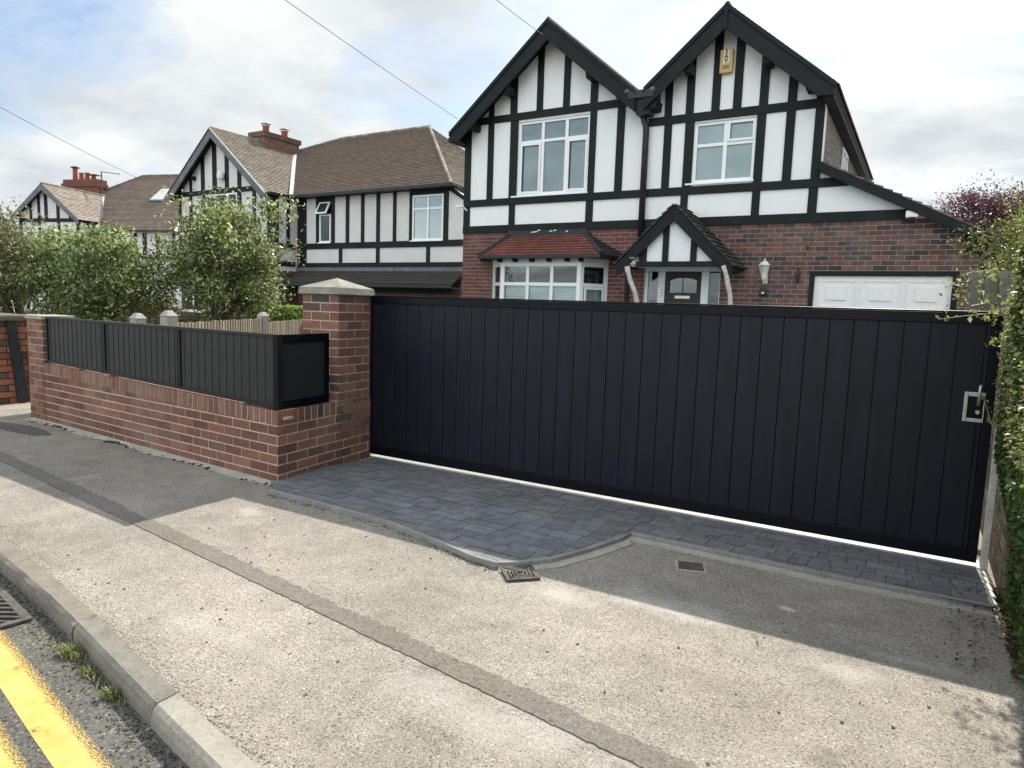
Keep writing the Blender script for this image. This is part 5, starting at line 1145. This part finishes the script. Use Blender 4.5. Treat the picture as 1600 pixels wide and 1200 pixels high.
def garden_fence():
    t = thing('garden_fence', 'weathered wooden fence with concrete posts behind the black panels', 'fence', (-7.8, 5.6, 0))
    p = [Vector((-6.90, 4.32, 0)), Vector((-8.77, 7.03, 0)), Vector((-10.0, 10.6, 0))]; p[2] = Vector((-10.67, 9.76, 0))
    def run(a, c, zt, n0=0):
        U = (c-a); L = U.length; U.normalize(); N = Vector((-U.y, U.x, 0)); N = N if N.x > 0 or True else -N
        if N.dot(Vector((1, -1, 0))) < 0: N = -N
        b = MB(); x = .06
        while x < L-.06:
            w = .105; g = rnd.uniform(.75, 1.15); col = tuple(v*g for v in rnd.choice([(.24, .205, .145), (.20, .175, .125), (.27, .235, .17)])); dz = rnd.uniform(-.008, .008)
            q = [a+U*x+N*.02, a+U*(x+w+.01)+N*.008, a+U*(x+w+.01)+N*.0, a+U*x+N*0]
            if (q[1]-q[0]).cross(q[2]-q[1]).z < 0: q = q[::-1]
            b.hexa([v+Z*0 for v in q], [v+Z*(zt+dz) for v in q], col); x += .098
        b.build('fence_boards', 'boards', t)
        b = MB(); b.fbox(a, U, N, Z, 0, L, -.05, 0, zt-.16, zt-.09, (.3, .25, .17)); b.build('fence_rail', 'boards', t)
    run(p[0], p[1], 1.15); run(p[1], p[2], 1.08); run(Vector((-9.1, 4.30, 0)), p[0]-Vector((.1, 0, 0)), 1.13)
    for q, z in ((p[0], 1.27), (p[1], 1.22), (p[2], 1.2), (Vector((-7.55, 4.36, 0)), 1.22)):
        b = MB(); s = .062; b.hexa([(q.x-s, q.y-s, 0), (q.x+s, q.y-s, 0), (q.x+s, q.y+s, 0), (q.x-s, q.y+s, 0)], [(q.x-s, q.y-s, z-.04), (q.x+s, q.y-s, z-.04), (q.x+s, q.y+s, z-.04), (q.x-s, q.y+s, z-.04)])
        r = .03; b.hexa([(q.x-s*1.15, q.y-s*1.15, z-.04), (q.x+s*1.15, q.y-s*1.15, z-.04), (q.x+s*1.15, q.y+s*1.15, z-.04), (q.x-s*1.15, q.y+s*1.15, z-.04)], [(q.x-r, q.y-r, z+.02), (q.x+r, q.y-r, z+.02), (q.x+r, q.y+r, z+.02), (q.x-r, q.y+r, z+.02)])
        b.build('fence_post', 'post_concrete', t, bevel=.006)
    t = thing('board_fence', 'grey weathered upright board fence behind the right end of the gate', 'fence', (.7, 9, 0)); b = MB()
    for i in range(8):
        x = .40+i*.135; g = rnd.uniform(.7, 1.15); z = 2.02+rnd.uniform(-.03, .02); b.box(x, x+.105, 8.98, 9.0, 0, z, tuple(v*g for v in (.20, .19, .165)))
    b.build('boards', 'boards', t); b = MB()
    for z in (.4, 1.2, 1.8): b.box(.38, 1.5, 9.0, 9.05, z, z+.07, (.16, .15, .13))
    b.build('rail', 'boards', t)
    b = MB(); b.fbox(Vector((.14, 6.6, 0)), Vector((1, .1, 0)).normalized(), Vector((-.1, 1, 0)).normalized(), Z, 0, .5, 0, .12, 1.49, 1.53, (.26, .25, .22)); b.fbox(Vector((.2, 6.62, 0)), Vector((1, .1, 0)).normalized(), Vector((-.1, 1, 0)).normalized(), Z, .0, .06, 0, .06, 0, 1.49, (.22, .2, .18)); b.fbox(Vector((.2, 6.62, 0)), Vector((1, .1, 0)).normalized(), Vector((-.1, 1, 0)).normalized(), Z, .36, .42, 0, .06, 0, 1.49, (.22, .2, .18))
    tag(b.build('plant_shelf', 'boards'), 'small grey wooden shelf showing just over the right end of the gate', 'shelf')
garden_fence()
# ================================================================== PLANTS
GREEN = [(.14, .18, .055), (.19, .23, .07), (.09, .13, .04), (.30, .33, .13), (.50, .50, .30), (.07, .105, .035)]
OLIVE = [(.16, .17, .08), (.20, .20, .10), (.12, .13, .06), (.27, .26, .15), (.10, .11, .05)]
def clumps(seed, n, per, c, r, sz, lo=.0, inner=.35):
    """leaf points in clumps scattered in a lumpy ellipsoid, more of them near its surface"""
    g = np.random.default_rng(seed); out = []; cen = []; fac = []
    while len(cen) < n:
        d = g.normal(size=3); d /= np.linalg.norm(d); rr = g.uniform(inner, 1)**.6
        bump = 1+.22*math.sin(3.1*d[0]*2+seed)+.18*math.sin(5.3*d[2]*2+seed*1.7)+.12*math.sin(7*d[1]+seed)
        p = np.array(c)+d*rr*np.array(r)*bump
        if p[2] < lo: continue
        cen.append(p)
    for p in cen:
        s = sz*g.uniform(.6, 1.4); m = int(per*g.uniform(.5, 1.4)); q = g.normal(size=(m, 3))*np.array([s, s, s*.8]); out.append(p+q); fac += [g.uniform(.5, 1.35)]*m
    return np.concatenate(out), cen, np.array(fac)
def tree(name, lab, cat, base, c, r, n, per, pal, leaf, seed, trunk_r=.06, sz=.16, lo=.6, grp=None, nlimb=22, barkm='bark', stems=1, asp=.42):
    t = thing(name, lab, cat, base, 0, grp); pts, cen, fac = clumps(seed, n, per, c, r, sz, lo)
    LV = leaves(pts, leaf, pal, None, seed, asp); leafmesh('crown', [(LV[0], LV[1]*fac[:, None])], t)
    g = random.Random(seed); b = MB(); B = Vector(base); C = Vector(c)
    for s in range(stems):
        o = Vector((g.uniform(-.25, .25), g.uniform(-.2, .2), 0)) if stems > 1 else Vector((0, 0, 0)); top = C+o*2+Vector((0, 0, r[2]*.4))
        mid = B+o+(top-B-o)*.5+Vector((g.uniform(-.1, .1), g.uniform(-.1, .1), 0)); b.tube([B+o*.5, B+o+(mid-B-o)*.5, mid, top], [trunk_r*1.3, trunk_r, trunk_r*.8, trunk_r*.25], 8)
        for i in range(nlimb):
            p = Vector(g.choice(cen)); k = g.uniform(.2, .9); a = B+o+(mid-B-o)*min(1, k*1.6) if k < .6 else mid+(top-mid)*((k-.6)/.4)
            if p.z < a.z-.2: continue
            m_ = (a+p)/2+Vector((g.uniform(-.12, .12), g.uniform(-.12, .12), -.06)); b.tube([a, m_, p], [trunk_r*.4, trunk_r*.25, trunk_r*.08], 5)
    b.build('trunk', barkm, t, smooth=True); return t
tree('garden_tree', 'round green garden tree in front of the neighbouring gabled house', 'tree', (-11.55, 8.35, 0), (-11.58, 8.40, 2.08), (1.12, 1.0, 1.12), 175, 115, GREEN, .085, 11, .05, .15, .75, 'trees in the left gardens', 30, stems=3)
tree('garden_tree', 'broad dark green tree left of the round one, behind the middle black panel', 'tree', (-13.9, 7.0, 0), (-13.65, 7.1, 1.68), (1.42, 1.0, 1.0), 230, 115, [(.10, .15, .045), (.13, .18, .055), (.07, .11, .035), (.24, .28, .11), (.40, .42, .24)], .085, 23, .05, .15, .6, 'trees in the left gardens', 30, stems=3)
tree('garden_tree', 'sparse olive grey tree with a pale bare trunk at the left photo edge', 'tree', (-15.0, 6.35, 0), (-15.35, 6.25, 2.0), (1.15, .9, .95), 120, 85, OLIVE, .08, 31, .085, .16, 1.0, 'trees in the left gardens', 26, stems=2)
tree('shrub', 'low brownish green shrub just above the black panels', 'shrub', (-12.1, 7.6, 0), (-12.2, 7.35, 1.0), (1.05, .45, .32), 110, 130, [(.13, .12, .045), (.15, .12, .055), (.09, .10, .035), (.20, .14, .075)], .035, 41, .03, .09, .3, None, 8)
def box_hedge():
    t = thing('clipped_hedge', 'low clipped bright green hedge beside the brick gate pier', 'hedge', (-10.5, 9.0, 0)); g = np.random.default_rng(5)
    a = np.array([-11.35, 8.75, 0]); c = np.array([-9.6, 9.55, 0]); n = 9000; u = g.uniform(0, 1, n); top = g.uniform(0, 1, n) < .5
    d = c-a; nn = np.array([d[1], -d[0], 0]); nn /= np.linalg.norm(nn); v = g.uniform(0, .5, n); z = np.where(top, 1.30+g.normal(0, .015, n), g.uniform(.6, 1.28, n)); v = np.where(top, v, g.normal(0, .015, n))
    P = a+u[:, None]*d-nn*v[:, None]; P[:, 2] = z; leafmesh('foliage', [leaves(P, .04, [(.21, .31, .06), (.28, .37, .08), (.15, .22, .05)], None, 6)], t)
    b = MB(); D = Vector(d).normalized(); Nn = Vector(nn); b.fbox(Vector(a), D, -Nn, Z, .05, 1.85, .05, .45, 0, 1.17, (.05, .06, .025)); b.build('stems', 'leaf', t)  # added solid core, coloured dark for the shade inside the hedge
box_hedge()
def tall_hedge():
    t = thing('tall_hedge', 'tall dense green hedge along the right edge of the driveway', 'hedge', (.9, 5, 0)); g = np.random.default_rng(9)
    def face(y, z):
        f = .49-.03*np.clip(z/1.3, 0, 1)**1.2-.085*np.clip((4.68-y)/.35, 0, 1)*np.clip((z-.35)/.4, 0, 1)*np.clip((2.1-z)/.6, .35, 1)
        return f+.018*np.sin(3.1*y+2*z)+.014*np.sin(7.3*y-4.1*z+1)+.095*np.clip(y-4.5, 0, 9)
    def ht(y): return 2.02+.05*np.sin(2.2*y)+.04*np.sin(5.1*y)+.03*np.clip(y-4.5, 0, 4)
    sets = []
    n = 62000; y = g.uniform(1.9, 4.75, n); z = g.uniform(.02, 1, n)*ht(y); d = np.abs(g.normal(0, .03, n))-.008
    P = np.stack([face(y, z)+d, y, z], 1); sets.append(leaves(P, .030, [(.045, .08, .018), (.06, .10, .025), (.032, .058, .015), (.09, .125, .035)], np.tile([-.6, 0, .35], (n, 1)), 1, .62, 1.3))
    n = 20000; y = g.uniform(4.75, 9.5, n); z = g.uniform(1.3, 1, n) if False else g.uniform(.5, 1, n)*ht(y); d = np.abs(g.normal(0, .05, n))-.01
    P = np.stack([face(y, z)+d, y, z], 1); sets.append(leaves(P, .036, [(.06, .10, .02), (.09, .13, .03), (.13, .17, .045), (.16, .17, .05)], np.tile([-.6, 0, .35], (n, 1)), 2, .6, 1.3))
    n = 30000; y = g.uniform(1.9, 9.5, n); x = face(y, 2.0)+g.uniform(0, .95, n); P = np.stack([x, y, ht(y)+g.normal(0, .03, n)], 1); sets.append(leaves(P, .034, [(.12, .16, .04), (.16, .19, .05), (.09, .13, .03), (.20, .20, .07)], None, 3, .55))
    n = 2600; y = g.uniform(2.2, 4.7, n); z = g.uniform(.9, 2.0, n); P = np.stack([face(y, z)-.01-np.abs(g.normal(0, .012, n)), y, z], 1); sets.append(leaves(P, .028, [(.17, .19, .06), (.13, .16, .045), (.22, .22, .10)], np.tile([-.5, 0, .6], (n, 1)), 4, .5))
    n = 9000; x = g.uniform(.42, 1.3, n); P = np.stack([x, 1.9+g.normal(0, .03, n), g.uniform(0, 2.05, n)], 1); sets.append(leaves(P, .032, [(.06, .10, .02), (.08, .12, .03)], None, 5))
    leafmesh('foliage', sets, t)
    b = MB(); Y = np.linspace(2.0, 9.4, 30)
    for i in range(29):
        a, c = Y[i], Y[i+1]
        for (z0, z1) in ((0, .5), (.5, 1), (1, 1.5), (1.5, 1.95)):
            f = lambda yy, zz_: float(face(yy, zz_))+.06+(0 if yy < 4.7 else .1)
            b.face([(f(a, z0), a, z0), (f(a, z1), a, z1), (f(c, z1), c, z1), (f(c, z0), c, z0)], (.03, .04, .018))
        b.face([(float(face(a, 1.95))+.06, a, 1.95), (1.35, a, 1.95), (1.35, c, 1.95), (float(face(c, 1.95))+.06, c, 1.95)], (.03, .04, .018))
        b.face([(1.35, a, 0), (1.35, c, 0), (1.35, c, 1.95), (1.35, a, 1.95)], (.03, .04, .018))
    b.face([(.55, 2.0, 0), (1.35, 2.0, 0), (1.35, 2.0, 1.95), (.45, 2.0, 1.95)], (.03, .04, .018)); b.build('stems', 'leaf', t)  # closed dark core; its colour stands in for shade between the leaves
    # stray shoots reaching over the gate
    g2 = random.Random(4); b = MB(); LP = []; 
    def shoot(pts, n, s=.03, sp=.02):
        pts = [Vector(p) for p in pts]; b.tube(pts, [.0035, .003, .0022, .0015][:len(pts)] if len(pts) <= 4 else .0025, 5, col=(.30, .30, .14))
        for i in range(n):
            k = g2.uniform(.15, 1)*(len(pts)-1); a = int(min(k, len(pts)-2)); p = pts[a]+(pts[a+1]-pts[a])*(k-a); LP.append((p.x+g2.gauss(0, sp), p.y+g2.gauss(0, sp), p.z+g2.gauss(0, sp)))
    shoot([(.42, 4.55, 1.60), (.30, 4.60, 1.74), (.18, 4.62, 1.72), (.10, 4.62, 1.64)], 22); shoot([(.42, 4.5, 1.45), (.30, 4.62, 1.56), (.22, 4.6, 1.54), (.15, 4.6, 1.58)], 24)
    shoot([(.40, 4.5, 1.5), (.30, 4.55, 1.50), (.18, 4.6, 1.48), (.07, 4.62, 1.46)], 22); shoot([(.40, 4.45, 1.40), (.30, 4.5, 1.62), (.26, 4.5, 1.68)], 20, sp=.03); shoot([(.40, 4.4, 1.3), (.37, 4.5, 1.38), (.33, 4.5, 1.35)], 22, sp=.02)
    shoot([(.36, 4.3, .9), (.345, 4.5, .96), (.335, 4.6, 1.0), (.32, 4.62, 1.04)], 10, sp=.008); shoot([(.40, 4.5, 1.55), (.36, 4.5, 1.50), (.31, 4.55, 1.46)], 24, sp=.03)
    b.build('shoot_stems', 'leaf', t); leafmesh('shoots', [leaves(LP, .034, [(.20, .24, .07), (.26, .28, .10), (.15, .19, .05), (.34, .34, .18)], None, 8, .6)], t)
tall_hedge()
tree('shrub', 'yellow green shrub behind the garage corner beside the hedge', 'shrub', (1.3, 10.5, 0), (1.3, 10.5, 2.2), (.68, .6, .95), 170, 130, [(.17, .19, .05), (.22, .23, .07), (.12, .145, .04), (.07, .09, .03)], .05, 51, .05, .12, .3, None, 14)
tree('purple_tree', 'purple leaved tree behind the garage roof at the right photo edge', 'tree', (1.4, 18.5, 0), (1.2, 18.5, 3.5), (1.5, 1.2, .85), 380, 110, [(.075, .03, .05), (.10, .04, .06), (.055, .025, .035), (.13, .06, .075), (.08, .045, .04)], .06, 61, .09, .15, 2.4, None, 40)
# ================================================================== WIRES
def ray(px, py, zc):
    return EYE+(F+RR*((px-800)/1058)+UU*(-(py-600)/1058))*zc
def wire(a, b_, sag, lab, r=.0055):
    m_ = MB(); pts = []
    for i in range(25):
        k = i/24; p = a+(b_-a)*k; pts.append(p-Z*sag*4*k*(1-k))
    m_.tube(pts, r, 5); tag(m_.build('overhead_wire', 'wire', smooth=True), lab, 'cable', 'overhead service cables')
wire(Vector((-8.76, 5.94, 6.24)), Vector((-9.93, 13.6, 5.86)), .03, 'long overhead cable slanting across the sky to the left eave of the timbered house')
wire(Vector((-5.82, 7.67, 6.0)), Vector((-6.97, 12.58, 6.85)), .03, 'short overhead cable running down to the peak of the left gable')
wire(Vector((-31.97, 11.2, 9.37)), Vector((-44.47, 25.9, 8.97)), .1, 'distant overhead cable at the upper left ending at the farthest house', .012)
